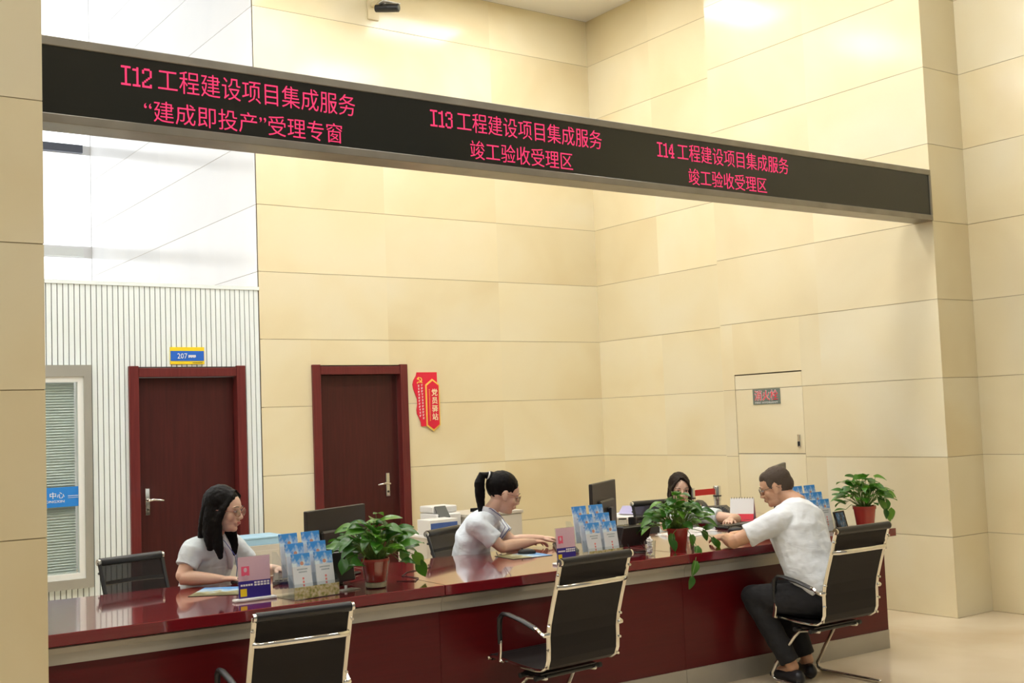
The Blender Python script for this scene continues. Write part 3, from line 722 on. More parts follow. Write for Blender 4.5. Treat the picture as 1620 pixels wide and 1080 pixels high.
def head_matrix(c, fwd, roll=0.0):
    f = Vector(fwd).normalized(); up = Vector((0, 0, 1)); x = f.cross(up).normalized(); u = x.cross(f)
    m = Matrix((x, f, u)).transposed().to_4x4()
    return Matrix.Translation(c) @ m @ Matrix.Rotation(roll, 4, 'Y')

def add_head(mb, H, k=1.0, ears=True, male=False):
    """H: frame with x = the person's right, y = forward, z = up, origin at eye level in mid head; height 0.225*k"""
    K = H @ Matrix.Scale(k, 4)
    def E(c, r, rot=None): mb.ell(c, r, K @ rot if rot is not None else K)
    E((0, -0.012, 0.024), (0.074, 0.092, 0.086))            # skull
    E((0, 0.028, 0.020), (0.062, 0.060, 0.068))             # forehead
    E((0, 0.026, -0.042), (0.056, 0.055, 0.058))            # mid face
    jw = 0.05 if male else 0.043
    E((0, 0.030, -0.078), (jw, 0.048, 0.034))               # jaw
    E((0, 0.060, -0.092), (0.022, 0.022, 0.018))            # chin
    for s in (-1, 1):
        E((s * 0.034, 0.052, -0.030), (0.024, 0.024, 0.026))  # cheek
        if ears:
            E((s * 0.075, -0.004, -0.010), (0.008, 0.019, 0.031), None)
            E((s * 0.073, 0.006, -0.030), (0.007, 0.011, 0.013), None)
        E((s * 0.028, 0.078, 0.017), (0.024, 0.010, 0.008))   # brow ridge
    pts = [K @ V(0, 0.083, 0.006), K @ V(0, 0.092, -0.014), K @ V(0, 0.101, -0.031)]
    mb.loft(pts, [0.007 * k, 0.0085 * k, 0.0098 * k], seg=10)
    for s in (-1, 1): E((s * 0.011, 0.091, -0.036), (0.009, 0.011, 0.008))
    E((0, 0.081, -0.060), (0.024, 0.012, 0.016))             # mouth mound
    return K

def face_parts(K, parent, o, glasses=None, lips='lips', brow='brow', eye_open=1.0):
    O = Matrix.Translation(-Vector(o))
    KK = O @ K
    for s in (-1, 1):
        e = MB().ell((s * 0.031, 0.0765, -0.001), (0.0135, 0.0085, 0.0062 * eye_open), KK).build('eye', M['eyewhite'], parent, smooth='all')
        MB().ell((s * 0.031, 0.0830, -0.001), (0.0056, 0.0032, 0.0056 * eye_open), KK, 10, 8).build('iris', M['iris'], e, smooth='all')
        MB().loft([KK @ V(s * 0.045, 0.0745, 0.001), KK @ V(s * 0.036, 0.083, 0.0058 * eye_open), KK @ V(s * 0.027, 0.0855, 0.0056 * eye_open), KK @ V(s * 0.017, 0.0825, 0.0)], [0.0009, 0.0016, 0.0016, 0.0009], seg=6).build('eyelash', M['iris'], e)
        MB().loft([KK @ V(s * 0.049, 0.077, 0.021), KK @ V(s * 0.036, 0.0875, 0.0255), KK @ V(s * 0.017, 0.0895, 0.0225)], [(0.0012, 0.0018), (0.002, 0.0032), (0.002, 0.003)], side=(0, 0, 1), seg=6).build('eyebrow', M[brow], parent)
    MB().ell((0, 0.0895, -0.0570), (0.020, 0.0052, 0.0036), KK).ell((0, 0.0890, -0.0640), (0.017, 0.0060, 0.0045), KK).build('mouth', M[lips], parent, smooth='all')
    if glasses:
        g = bpy.data.objects.new('spectacles', None); COL.objects.link(g); g.parent = parent
        for s in (-1, 1):
            ring = [KK @ V(s * 0.033 + 0.0245 * math.cos(a), 0.100 - 0.008 * (abs(s * 0.033 + 0.0245 * math.cos(a)) / 0.05) ** 2, -0.004 + 0.0205 * math.sin(a)) for a in [2*PI*q/20 for q in range(20)]]
            MB().loft(ring, [0.0013] * 20, seg=6, closed=True).build('rim', M[glasses], g, smooth=True)
            c = V(s * 0.033, 0.096, -0.004)
            MB().ell(c, (0.0235, 0.0004, 0.0195), KK, 16, 6).build('lens', M['glass'], g)
            MB().loft([KK @ V(s * 0.057, 0.092, 0.002), KK @ V(s * 0.074, 0.078, 0.003), KK @ V(s * 0.079, 0.03, 0.002), KK @ V(s * 0.080, -0.012, 0.002), KK @ V(s * 0.078, -0.03, -0.014)], [0.0014] * 5, seg=6).build('temple_arm', M[glasses], g, smooth=True)
        MB().loft([KK @ V(-0.009, 0.1, 0.0), KK @ V(0, 0.1035, 0.003), KK @ V(0.009, 0.1, 0.0)], [0.0013] * 3, seg=6).build('bridge', M[glasses], g, smooth=True)

def add_hand(mb, wr, d, n, side, k=1.0, curl=0.5, spread=1.0, curls=None):
    """wr wrist, d towards the fingertips, n out of the BACK of the hand, side=+1 thumb along d x n"""
    d = Vector(d).normalized(); n = Vector(n); n = (n - d * n.dot(d)).normalized(); t = d.cross(n) * side
    wr = Vector(wr)
    P = lambda a, b, c: wr + d * a * k + t * b * k + n * c * k
    mb.loft([P(-0.02, 0, 0), P(0.01, 0, 0.0), P(0.045, 0.002, 0.002), P(0.080, 0.0, 0.002)], [(0.026*k, 0.019*k), (0.028*k, 0.017*k), (0.038*k, 0.015*k), (0.037*k, 0.011*k)], side=t, seg=12)
    L = [0.066, 0.075, 0.070, 0.055]
    for i in range(4):
        b = 0.030 - i * 0.0198; c = curls[i] if curls else curl * (1 + 0.12 * i)
        p = P(0.078 - abs(i - 1) * 0.004, b, 0.002); dirv = (d + t * (0.13 - i * 0.085) * spread).normalized(); ang = 0.15 * c
        pts = [p - dirv * 0.02 * k, p]; ax = dirv.cross(n).normalized()
        for sg, f in ((0.44, 0.25), (0.31, 0.6), (0.25, 0.5)):
            ang += c * f
            dv = dirv * math.cos(ang) - n * math.sin(ang)
            p = p + dv * L[i] * sg * k; pts.append(p)
        mb.loft(pts, [0.0085*k, 0.0088*k, 0.0082*k, 0.0074*k, 0.0062*k], seg=8)
    pts = [P(0.012, 0.020, -0.004), P(0.035, 0.040, -0.010), P(0.060, 0.052, -0.014), P(0.083, 0.055, -0.022)]
    mb.loft(pts, [0.013*k, 0.012*k, 0.0098*k, 0.0075*k], seg=8)

def person(label, o, J, skin, shirt, male=False, k=1.0, sleeve=0.55, ears=True, collar=None, eye_open=1.0, glasses=None):
    """J: joints in world space"""
    t = thing('person', label, 'person', o)
    o = Vector(o); J = {a: (Vector(b) if isinstance(b, (tuple, list)) and len(b) == 3 and not isinstance(b[0], (tuple, list)) else b) for a, b in J.items()}
    g = 1.12 if male else 1.0
    H = head_matrix(J['head'], J['face'], J.get('roll', 0.0))
    body = MB(); K = add_head(body, H, k, ears, male)
    sv = (J['shR'] - J['shL']).normalized()
    nb, pv, ws, cs = J['neck'], J['pelvis'], J['waist'], J['chest']
    body.loft([pv, ws, cs, nb - V(0, 0, 0.03)], [(0.12*g, 0.09*g), (0.095*g, 0.07*g), (0.105*g, 0.06*g), (0.05*g, 0.04*g)], side=sv)
    nh = K @ V(0, -0.018, -0.055)
    body.loft([nb - V(0, 0, 0.05), nb, nb.lerp(nh, 0.5), nh], [0.052*g, 0.050*g, 0.046*g, 0.048*g], seg=16)
    for s in 'LR':
        sh, el, wr = J['sh'+s], J['el'+s], J['wr'+s]
        body.loft([cs.lerp(sh, 0.35), sh, sh.lerp(el, 0.5), el.lerp(sh, 0.08)], [0.036*g, 0.044*g, 0.042*g, 0.036*g], seg=14)
        body.loft([el.lerp(sh, 0.06), el, el.lerp(wr, 0.3), el.lerp(wr, 0.75), wr], [0.037*g, 0.037*g, 0.040*g, 0.030*g, (0.026*g, 0.021*g)], seg=14)
        hd, hn, hs = J['hand'+s]
        add_hand(body, wr, hd, hn, hs, (1.0 if male else 0.92), curl=J.get('curl'+s, 0.5), curls=J.get('curls'+s))
        hp, kn, an, toe = J['hip'+s], J['kn'+s], J['an'+s], Vector(J['toe'+s])
        body.loft([hp, kn], [0.07*g, 0.048*g]); body.loft([kn, kn.lerp(an, 0.35), an], [0.048*g, 0.046*g, 0.032*g])
        body.loft([an, an + toe * 0.03 - V(0, 0, 0.02), an + toe * 0.13 - V(0, 0, 0.045)], [0.032, 0.034, 0.024])
    b = remeshed('body', body, 0.0042, skin, t, 4, origin=o)
    # top
    c = MB()
    rw = (0.186, 0.148) if male else (0.148, 0.112)
    fw = (cs - ws).normalized()
    c.loft([pv + V(0, 0, 0.055 if male else 0.03), ws, cs, cs.lerp(nb, 0.55), nb - V(0, 0, 0.012)], [(rw[0]*1.0, rw[1]*(0.86 if male else 1.08)), (rw[0]*(1.04 if male else 0.96), rw[1]*(1.06 if male else 1.0)), (rw[0]*1.08, rw[1]*(1.12 if male else 1.02)), (rw[0]*0.96, rw[1]*(1.02 if male else 0.90)), (0.066*g, 0.062*g)], side=sv, seg=28, round_ends=False)
    up_ = (nb - cs).normalized(); yy = up_.cross(sv); c.ell((0, 0, 0), (0.125*g, 0.088*g, 0.075), Matrix.Translation(cs.lerp(nb, 0.52)) @ Matrix((sv, yy, up_)).transposed().to_4x4())
    for s in 'LR':
        sh, el = J['sh'+s], J['el'+s]
        c.loft([cs.lerp(nb, 0.75), nb.lerp(sh, 0.55) - V(0, 0, 0.005), sh], [(0.05*g, 0.05*g), (0.056*g, 0.052*g), (0.064*g, 0.062*g)], seg=16)
        c.ell(nb.lerp(sh, 0.5) - V(0, 0, 0.045), (0.072*g, 0.070*g, 0.055))
        c.loft([nb - V(0, 0, 0.035), sh], [(0.062*g, 0.056*g), (0.064*g, 0.062*g)], seg=16)
        c.loft([cs.lerp(sh, 0.5) + V(0, 0, 0.012), sh], [0.064*g, 0.060*g], seg=16)
        c.loft([sh, sh.lerp(el, sleeve*0.5), sh.lerp(el, sleeve)], [0.066*g, 0.063*g, 0.062*g], seg=18, round_ends=False)
    c.loft([pv + V(0, 0, 0.045 if male else -0.03), pv + V(0, 0, 0.09 if male else 0.05)], [(rw[0]*1.0, rw[1]*(0.88 if male else 1.1))] * 2, side=sv, seg=24, round_ends=False)
    remeshed('shirt', c, 0.0065, shirt, t, 5, disp=0.016, dscale=0.07, origin=o)
    # lower garment
    q = MB(); q.ell(pv - V(0, 0, 0.03), (rw[0]*0.97, rw[0]*0.70, 0.10))
    for s in 'LR':
        hp, kn, an = J['hip'+s], J['kn'+s], J['an'+s]
        q.loft([hp, hp.lerp(kn, 0.5), kn], [0.092*g, 0.083*g, 0.066*g], seg=16)
        q.loft([kn, kn.lerp(an, 0.4), an + (kn - an).normalized() * 0.03], [0.066*g, 0.062*g, 0.052*g], seg=16, round_ends=False)
    remeshed('trousers', q, 0.009, M['trousers'], t, 4, disp=0.012, origin=o)
    for s in 'LR':
        an, toe = J['an'+s], Vector(J['toe'+s]); sd = toe.cross(V(0, 0, 1)).normalized(); dn = V(0, 0, -1)
        sole = an.z - 0.0
        z = 0.045
        m = MB(); a0 = V(an.x, an.y, 0) - toe * 0.055 - o
        m.loft([a0 + V(0, 0, z), a0 + toe*0.08 + V(0, 0, z), a0 + toe*0.16 + V(0, 0, z*0.85), a0 + toe*0.235 + V(0, 0, z*0.66)], [(0.036, 0.043), (0.040, 0.040), (0.047, 0.034), (0.034, 0.024)], side=sd, seg=16)
        for v in m.bm.verts: v.co.z = max(v.co.z, 0.002)
        m.build('shoe', M['shoe'], t, smooth='all')
    face_parts(K, t, o, glasses=glasses, eye_open=eye_open)
    return t, K, o

def hair_cap(mb, K, r=(0.081, 0.098, 0.094), c=(0, -0.022, 0.034)):
    mb.ell(c, r, K, 24, 16)
def collar(K, nb, o, parent, m, r=0.062, front=(0, 1, 0), side=(1, 0, 0)):
    """fold-down shirt collar: two pointed flaps and a band"""
    f = Vector(front); s = Vector(side); nb = Vector(nb) - Vector(o); mb = MB()
    ring = []
    for i in range(17):
        a = math.radians(-78 + 336 * i / 16 - 102 + 90) if False else math.radians(90 + 20 + 320 * i / 16)
        ring.append(nb + s * r * math.cos(a) + f * r * 0.95 * math.sin(a) + V(0, 0, 0.012 - 0.02 * math.sin(a)))
    mb.loft(ring, [(0.019, 0.004)] * 17, side=(0, 0, 1), seg=8)
    for q in (-1, 1):
        p0 = nb + s * q * r * 0.95 + f * 0.01 + V(0, 0, 0.014); p1 = nb + f * (r * 1.02) + s * q * 0.014 + V(0, 0, -0.008)
        p2 = nb + f * (r * 1.12) + s * q * 0.052 + V(0, 0, -0.058)
        ce = (p0 + p1 + p2) / 3
        mb.loft([p0, p0.lerp(p1, 0.5)*0.6 + p2*0.4 - V(0,0,0)*0, p2], [(0.016, 0.0035), (0.022, 0.0035), (0.004, 0.003)], side=(p1 - p0), seg=8)
        mb.loft([p1, p1.lerp(p2, 0.6), p2], [(0.010, 0.004), (0.014, 0.004), (0.004, 0.003)], side=(p0 - p1), seg=8)
    return mb.build('collar', m, parent, smooth=True)
def lanyard(parent, o, nb, f, s, chest_pt, r=0.066):
    f = Vector(f); s = Vector(s); nb = Vector(nb) - Vector(o); cp = Vector(chest_pt) - Vector(o)
    for q in (-1, 1):
        pts = [nb - f * r * 1.05 + V(0, 0, 0.03), nb + s * q * r * 1.02 + V(0, 0, 0.03), nb + s * q * r * 0.95 + f * 0.065 + V(0, 0, -0.025), (nb + s*q*0.055 + f * 0.115 + V(0, 0, -0.10)), (nb.lerp(cp, 0.75) + s*q*0.02 + f * 0.035), cp]
        MB().loft(pts, [(0.005, 0.0018)] * 6, side=s, seg=6).build('lanyard', M['lanyard'], parent, smooth=True)

def dirh(x, y, z=0.0): return Vector((x, y, z)).normalized()

# --- clerk at the left: long black hair, looking to the right
F1 = dirh(0.84, -0.42); S1 = Vector((F1.y, -F1.x, 0))      # S = the person's right
J = dict(head=(2.335, 6.065, 1.182), face=(0.66, -0.74, -0.12), neck=(2.305, 6.15, 1.035), chest=(2.315, 6.24, 0.90), waist=(2.27, 6.31, 0.70), pelvis=(2.25, 6.36, 0.52),
    shR=(2.185, 6.13, 0.975), shL=(2.455, 6.29, 0.975), elR=(2.105, 6.10, 0.838), elL=(2.63, 6.33, 0.80), wrR=(2.285, 5.995, 0.822), wrL=(2.66, 6.12, 0.825),
    handR=((0.9, -0.40, -0.05), (0, 0, 1), -1), handL=((0.25, -0.95, -0.05), (0, 0, 1), 1), curlR=0.55, curlL=0.45,
    hipR=(2.2, 6.28, 0.50), hipL=(2.36, 6.34, 0.50), knR=(2.30, 5.92, 0.50), knL=(2.50, 5.96, 0.50), anR=(2.30, 5.90, 0.09), anL=(2.5, 5.94, 0.09), toeR=(0.2, -0.98, 0), toeL=(0.2, -0.98, 0))
t, K, o = person('long-haired woman in glasses and a grey short-sleeved top working at the left desk', (2.25, 6.36, 0), J, M['skin_w'], M['shirt_w1'], ears=False, glasses='glass_frame', k=1.04, sleeve=0.62)
O = Matrix.Translation(-o); hb = MB()
hair_cap(hb, O @ K, (0.083, 0.099, 0.094), (0, -0.024, 0.034))
KK = O @ K
for s in (-1, 1):
    # locks sweeping from the parting down beside the face and onto the chest
    hb.loft([KK @ V(s*0.010, 0.044, 0.104), KK @ V(s*0.044, 0.050, 0.076), KK @ V(s*0.072, 0.030, 0.015), KK @ V(s*0.080, 0.006, -0.05), KK @ V(s*0.080, 0.010, -0.12), KK @ V(s*0.082, 0.030, -0.19), KK @ V(s*0.076, 0.042, -0.235)],
        [(0.016, 0.006), (0.018, 0.008), (0.022, 0.012), (0.030, 0.016), (0.034, 0.018), (0.030, 0.018), (0.016, 0.01)], side=KK.to_3x3() @ V(0, 1, 0), seg=12)
    hb.loft([KK @ V(s*0.055, -0.03, 0.05), KK @ V(s*0.072, -0.03, -0.04), KK @ V(s*0.078, -0.03, -0.12), KK @ V(s*0.078, -0.02, -0.20)], [(0.045, 0.02), (0.05, 0.022), (0.045, 0.024), (0.02, 0.012)], side=KK.to_3x3() @ V(0, 1, 0), seg=12)
hb.loft([KK @ V(0, -0.08, 0.03), KK @ V(0, -0.09, -0.05), KK @ V(0, -0.092, -0.13), KK @ V(0, -0.10, -0.22)], [(0.07, 0.035), (0.078, 0.032), (0.075, 0.03), (0.05, 0.015)], side=KK.to_3x3() @ V(1, 0, 0), seg=14)
remeshed('hair', hb, 0.005, M['hair'], t, 5, disp=0.006, dscale=0.02)
collar(K, J['neck'], o, t, M['collar'], 0.060, F1, S1)
nb_ = Vector(J['neck']) - o
MB().loft([nb_ + F1 * 0.045 + V(0, 0, 0.0), nb_ + F1 * 0.072 + V(0, 0, -0.05) + V(0.0, 0.05, 0) * 0.3, nb_ + F1 * 0.098 + V(0.003, 0.03, -0.11), nb_ + F1 * 0.10 + V(0.006, 0.06, -0.18)], [(0.040, 0.018), (0.046, 0.022), (0.036, 0.022), (0.008, 0.012)], side=S1, seg=16).build('inner_shirt', M['collar'], t, smooth='all')
lanyard(t, o, J['neck'], F1, S1, Vector((2.315, 6.24, 0.80)) + F1 * 0.14)

# --- clerk in the middle: ponytail, profile to the right, looking down
F2 = dirh(0.88, -0.35); S2 = Vector((F2.y, -F2.x, 0))
J = dict(head=(4.125, 6.0, 1.150), face=(0.90, -0.36, -0.34), neck=(4.045, 6.055, 1.035), chest=(3.99, 6.15, 0.88), waist=(3.97, 6.20, 0.68), pelvis=(3.96, 6.22, 0.52),
    shR=(3.905, 5.99, 0.975), shL=(4.17, 6.24, 0.965), elR=(4.03, 5.90, 0.832), elL=(4.27, 6.13, 0.832), wrR=(4.295, 5.945, 0.838), wrL=(4.46, 6.07, 0.838),
    handR=((0.95, 0.1, -0.1), (0, 0, 1), -1), handL=((0.95, -0.25, -0.1), (0, 0, 1), 1), curlR=0.5, curlL=0.5,
    hipR=(3.94, 6.14, 0.50), hipL=(4.03, 6.26, 0.50), knR=(4.22, 5.86, 0.50), knL=(4.36, 5.98, 0.50), anR=(4.22, 5.82, 0.09), anL=(4.36, 5.94, 0.09), toeR=(0.5, -0.86, 0), toeL=(0.5, -0.86, 0))
t, K, o = person('woman with a ponytail and white short-sleeved shirt typing at the middle desk', (3.96, 6.22, 0), J, M['skin_w'], M['shirt_w2'], glasses='glass_frame', k=1.06, eye_open=0.5, sleeve=0.72)
O = Matrix.Translation(-o); KK = O @ K; hb = MB()
hair_cap(hb, KK, (0.079, 0.099, 0.091), (0, -0.022, 0.039))
X1 = KK.to_3x3() @ V(1, 0, 0)
for s in (-1, 1):
    hb.loft([KK @ V(s*0.018, 0.044, 0.094), KK @ V(s*0.054, 0.034, 0.064), KK @ V(s*0.070, 0.004, 0.036), KK @ V(s*0.058, -0.06, 0.02)], [(0.012, 0.005), (0.018, 0.007), (0.022, 0.009), (0.026, 0.014)], side=KK.to_3x3() @ V(0, 0, 1), seg=10)
hb.loft([KK @ V(0, -0.105, 0.075), KK @ V(0, -0.130, 0.072)], [0.030, 0.022], seg=12)
remeshed('hair', hb, 0.0048, M['hair'], t, 5, disp=0.005, dscale=0.02)
hb = MB(); dn = Matrix.Translation((0, 0, 0))
p0 = KK @ V(0, -0.122, 0.074)
hb.loft([p0, p0 + F2 * -0.035 + V(0, 0, 0.004), p0 + F2 * -0.055 + V(0, 0, -0.045), p0 + F2 * -0.055 + V(0, 0, -0.12), p0 + F2 * -0.050 + V(0, 0, -0.19), p0 + F2 * -0.060 + V(0, 0, -0.255)], [0.018, 0.027, 0.034, 0.032, 0.024, 0.006], seg=14)
remeshed('ponytail', hb, 0.0048, M['hair'], t, 4, disp=0.006, dscale=0.02)
ring = [KK @ V(0.022 * math.cos(a), -0.118, 0.074 + 0.022 * math.sin(a)) for a in [2*PI*q/14 for q in range(14)]]
MB().loft(ring, [0.006] * 14, seg=8, closed=True).build('hair_tie', M['white_pl'], t, smooth=True)
collar(K, J['neck'], o, t, M['collar'], 0.060, F2, S2)
lanyard(t, o, J['neck'], F2, S2, Vector((3.99, 6.15, 0.80)) + F2 * 0.14)

# --- clerk at the right: long dark hair, facing the man, half hidden by the plant
F3 = dirh(-0.45, -0.89); S3 = Vector((F3.y, -F3.x, 0))
J = dict(head=(6.03, 6.44, 1.040), face=(-0.50, -0.86, -0.12), neck=(6.08, 6.50, 0.905), chest=(6.10, 6.54, 0.77), waist=(6.12, 6.57, 0.62), pelvis=(6.14, 6.58, 0.50),
    shR=(5.93, 6.50, 0.845), shL=(6.22, 6.44, 0.835), elR=(5.72, 6.28, 0.80), elL=(6.28, 6.12, 0.815), wrR=(5.60, 6.08, 0.83), wrL=(6.08, 5.98, 0.832),
    handR=((-0.5, -0.85, -0.08), (0, 0, 1), 1), handL=((-0.85, -0.5, -0.08), (0, 0, 1), -1), curlR=0.5, curlL=0.5,
    hipR=(6.04, 6.52, 0.48), hipL=(6.22, 6.52, 0.48), knR=(6.00, 6.12, 0.50), knL=(6.2, 6.12, 0.50), anR=(6.0, 6.1, 0.09), anL=(6.2, 6.1, 0.09), toeR=(-0.1, -0.99, 0), toeL=(0.0, -1, 0))
t, K, o = person('dark-haired woman behind the trailing plant, facing the seated man', (6.14, 6.58, 0), J, M['skin_w'], M['shirt_w1'], ears=False, k=1.0, eye_open=0.8)
O = Matrix.Translation(-o); KK = O @ K; hb = MB()
hair_cap(hb, KK, (0.082, 0.095, 0.092), (0, -0.024, 0.036))
for s in (-1, 1):
    hb.loft([KK @ V(s*0.010, 0.058, 0.098), KK @ V(s*0.043, 0.066, 0.066), KK @ V(s*0.068, 0.042, 0.015), KK @ V(s*0.073, 0.016, -0.05), KK @ V(s*0.074, 0.010, -0.12), KK @ V(s*0.070, 0.02, -0.18)],
        [(0.016, 0.006), (0.018, 0.008), (0.022, 0.012), (0.028, 0.014), (0.026, 0.014), (0.012, 0.008)], side=KK.to_3x3() @ V(0, 1, 0), seg=12)
hb.loft([KK @ V(0, -0.08, 0.03), KK @ V(0, -0.09, -0.05), KK @ V(0, -0.092, -0.13), KK @ V(0, -0.10, -0.20)], [(0.07, 0.035), (0.078, 0.032), (0.07, 0.03), (0.05, 0.015)], side=KK.to_3x3() @ V(1, 0, 0), seg=14)
remeshed('hair', hb, 0.005, M['hair_b'], t, 5, disp=0.006, dscale=0.02)
collar(K, J['neck'], o, t, M['collar'], 0.060, F3, S3)

# --- the man in the right visitor chair
FM = dirh(-0.42, 0.90); SM = Vector((FM.y, -FM.x, 0))
J = dict(head=(5.44, 4.955, 1.135), face=(-0.58, 0.80, -0.34), neck=(5.485, 4.83, 1.045), chest=(5.40, 4.755, 0.86), waist=(5.395, 4.67, 0.67), pelvis=(5.43, 4.57, 0.51),
    shL=(5.235, 4.74, 0.955), shR=(5.62, 4.90, 0.965), elL=(5.03, 4.93, 0.835), elR=(5.66, 5.14, 0.835), wrL=(5.17, 5.14, 0.833), wrR=(5.46, 5.26, 0.833),
    handL=((0.05, 0.98, 0.0), (-0.3, 0, 0.95), 1), handR=((-0.75, 0.6, -0.05), (0, 0, 1), -1), curlL=0.45, curlR=0.5,
    hipL=(5.34, 4.59, 0.485), hipR=(5.52, 4.62, 0.485), knL=(5.16, 4.92, 0.50), knR=(5.40, 4.94, 0.50), anL=(5.27, 4.74, 0.10), anR=(5.47, 4.80, 0.10), toeL=(0.2, 0.98, 0), toeR=(0.55, 0.83, 0))
t, K, o = person('man in a white short-sleeved shirt and glasses sitting with his back to the camera', (5.43, 4.57, 0), J, M['skin_m'], M['shirt_m'], male=True, k=1.02, glasses='glass_dark', sleeve=0.72)
O = Matrix.Translation(-o); KK = O @ K; hb = MB()
hb.ell((0, -0.020, 0.036), (0.0765, 0.0900, 0.082), KK, 24, 16)
hb.ell((0, 0.024, 0.062), (0.056, 0.054, 0.044), KK, 24, 16)
hb.ell((0, -0.050, 0.000), (0.066, 0.064, 0.062), KK)
for s in (-1, 1): hb.ell((s*0.064, 0.010, 0.022), (0.012, 0.026, 0.030), KK)
remeshed('hair', hb, 0.0048, M['hair_g'], t, 3, disp=0.005, dscale=0.012)

# ------------------------------------------------------------------ things on and behind the counter
def T3(x, y, z, rz=0.0, rx=0.0): return Matrix.Translation((x, y, z)) @ Matrix.Rotation(rz, 4, 'Z') @ Matrix.Rotation(rx, 4, 'X')
def at(t, m): t.matrix_world = m; return t

def monitor(x, y, rz, top, label, w=0.534, h=0.318):
    """empty at the foot; the dark back faces -y, the screen +y"""
    t = thing('monitor', label, 'monitor', (x, y, ZT), rz, 'monitors on the counter')
    z1 = top - ZT; z0 = z1 - h
    MB().bb(-w/2, w/2, -0.012, 0.012, z0, z1, bev=0.004).bb(-w*0.30, w*0.30, -0.035, -0.010, z0 + 0.03, z0 + 0.20, bev=0.01).build('housing', M['darkgrey'], t)
    MB().bb(-w/2 + 0.008, w/2 - 0.008, 0.0122, 0.0135, z0 + 0.016, z1 - 0.008).build('screen', M['screen'], t)
    MB().bb(-0.035, 0.035, -0.065, -0.036, 0.012, z0 + 0.15, bev=0.004).build('stand', M['black'], t)
    MB().bb(-0.11, 0.11, -0.085, 0.09, 0.0, 0.012, bev=0.004).build('foot', M['black'], t)
    return t
monitor(2.88, 5.83, 0.47, 1.162, 'black desktop monitor seen from behind, beside the long-haired clerk')
monitor(4.94, 6.02, 0.60, 1.172, 'dark monitor seen edge-on from behind, to the right of the ponytailed clerk', w=0.56)
monitor(6.03, 5.45, 0.60, 1.235, 'monitor almost hidden behind the head of the seated man', w=0.53)

def keyboard(x, y, rz, label):
    t = thing('keyboard', label, 'keyboard', (x, y, ZT), rz, 'keyboards on the counter')
    MB().bb(-0.22, 0.22, -0.065, 0.065, 0.001, 0.018, bev=0.004).build('base', M['black'], t)
    m = MB()
    for r in range(5):
        for c in range(20): m.bb(-0.208 + c*0.0209, -0.191 + c*0.0209, -0.055 + r*0.0225, -0.037 + r*0.0225, 0.018, 0.024)
    m.build('keys', M['dark'], t)['kind'] = 'stuff'
keyboard(2.62, 5.93, 1.15, 'black keyboard between the nameplate and the long-haired clerk')
keyboard(4.44, 5.80, 1.00, 'black keyboard under the hands of the ponytailed clerk')
keyboard(6.08, 5.86, 0.02, 'black keyboard between the hidden clerk and the calendar')
def mouse(x, y, rz, label, z=0.0):
    t = thing('computer_mouse', label, 'mouse', (x, y, ZT + z), rz, 'computer mice on the counter')
    m = MB(); m.ell((0, 0, 0.008), (0.031, 0.056, 0.024), None, 20, 12)
    for v in m.bm.verts: v.co.z = max(v.co.z, 0.001)
    m.build('shell', M['black'], t, smooth='all')
    MB().cyl((-0.004, 0.028, 0.029), (0.004, 0.028, 0.029), 0.005).build('wheel', M['rug'], t)
mouse(2.375, 5.945, -2.0, 'black mouse under the right hand of the long-haired clerk', 0.003)
mouse(4.125, 5.775, 0.9, 'dark computer mouse resting on the printed mouse pad at the middle desk', 0.003)
mouse(5.80, 5.66, 0.5, 'small black mouse beside the hand of the seated man')
def pad(x, y, rz, w, d, label):
    t = thing('mouse_pad', label, 'mouse pad', (x, y, ZT), rz, 'printed mouse pads')
    MB().bb(-w/2, w/2, -d/2, d/2, 0.0, 0.002).build('rubber_base', M['rug'], t)
    MB().bb(-w/2 + .002, w/2 - .002, -d/2 + .002, d/2 - .002, 0.002, 0.003).build('printed_top', M['pad'], t)
pad(2.19, 5.76, 0.95, 0.30, 0.25, 'blue and brown printed mouse pad in front of the long-haired clerk')
pad(4.06, 5.72, -0.10, 0.27, 0.23, 'blue and brown printed mouse pad in front of the ponytailed clerk')

# service nameplates
def nameplate(x, y, rz, k, label):
    t = thing('nameplate_stand', label, 'nameplate', (x, y, ZT), rz, 'pink and navy nameplates'); t.scale = (k, 1, k if k > 0.9 else 0.96)
    MB().bb(-0.105, 0.105, -0.022, 0.022, 0, 0.013, bev=0.003).build('base', M['white_pl'], t)
    lean = Matrix.Translation((0, 0, 0.013)) @ Matrix.Rotation(-0.05, 4, 'X')
    MB().bb(-0.082, 0.082, -0.004, 0.004, 0, 0.198, lean).build('acrylic_sheet', M['acrylic'], t)
    MB().bb(-0.080, 0.080, -0.0052, -0.0042, 0.082, 0.196, lean).build('pink_card', M['pink'], t)
    n = MB().bb(-0.080, 0.080, -0.0052, -0.0042, 0.002, 0.0815, lean).build('navy_card', M['navy'], t)
    MB().bb(-0.072, -0.040, -0.0062, -0.0053, 0.010, 0.046, lean).build('yellow_badge', M['yellow'], n)
    mk = MB()
    for k_ in range(5): mk.bb(-0.070 + k_*0.0125, -0.060 + k_*0.0125, -0.0062, -0.0053, 0.058, 0.067, lean)
    for r in range(2):
        for k_ in range(5): mk.bb(-0.002 + k_*0.0160, 0.010 + k_*0.0160, -0.0062, -0.0053, 0.056 + r*0.0115, 0.0645 + r*0.0115, lean)
    mk.build('lettering', M['white'], n)
    p = MB(); p.bb(-0.064, -0.024, -0.0058, -0.0053, 0.107, 0.151, lean)
    q = p.build('portrait_square', M['hotpink'], t)
    MB().ell((-0.044, -0.0058, 0.134), (0.0085, 0.0006, 0.011), lean, 12, 8).prism([(-0.058, 0.107), (-0.030, 0.107), (-0.034, 0.120), (-0.044, 0.124), (-0.054, 0.120)], -0.0064, -0.0059).build('portrait', M['pink'], q)
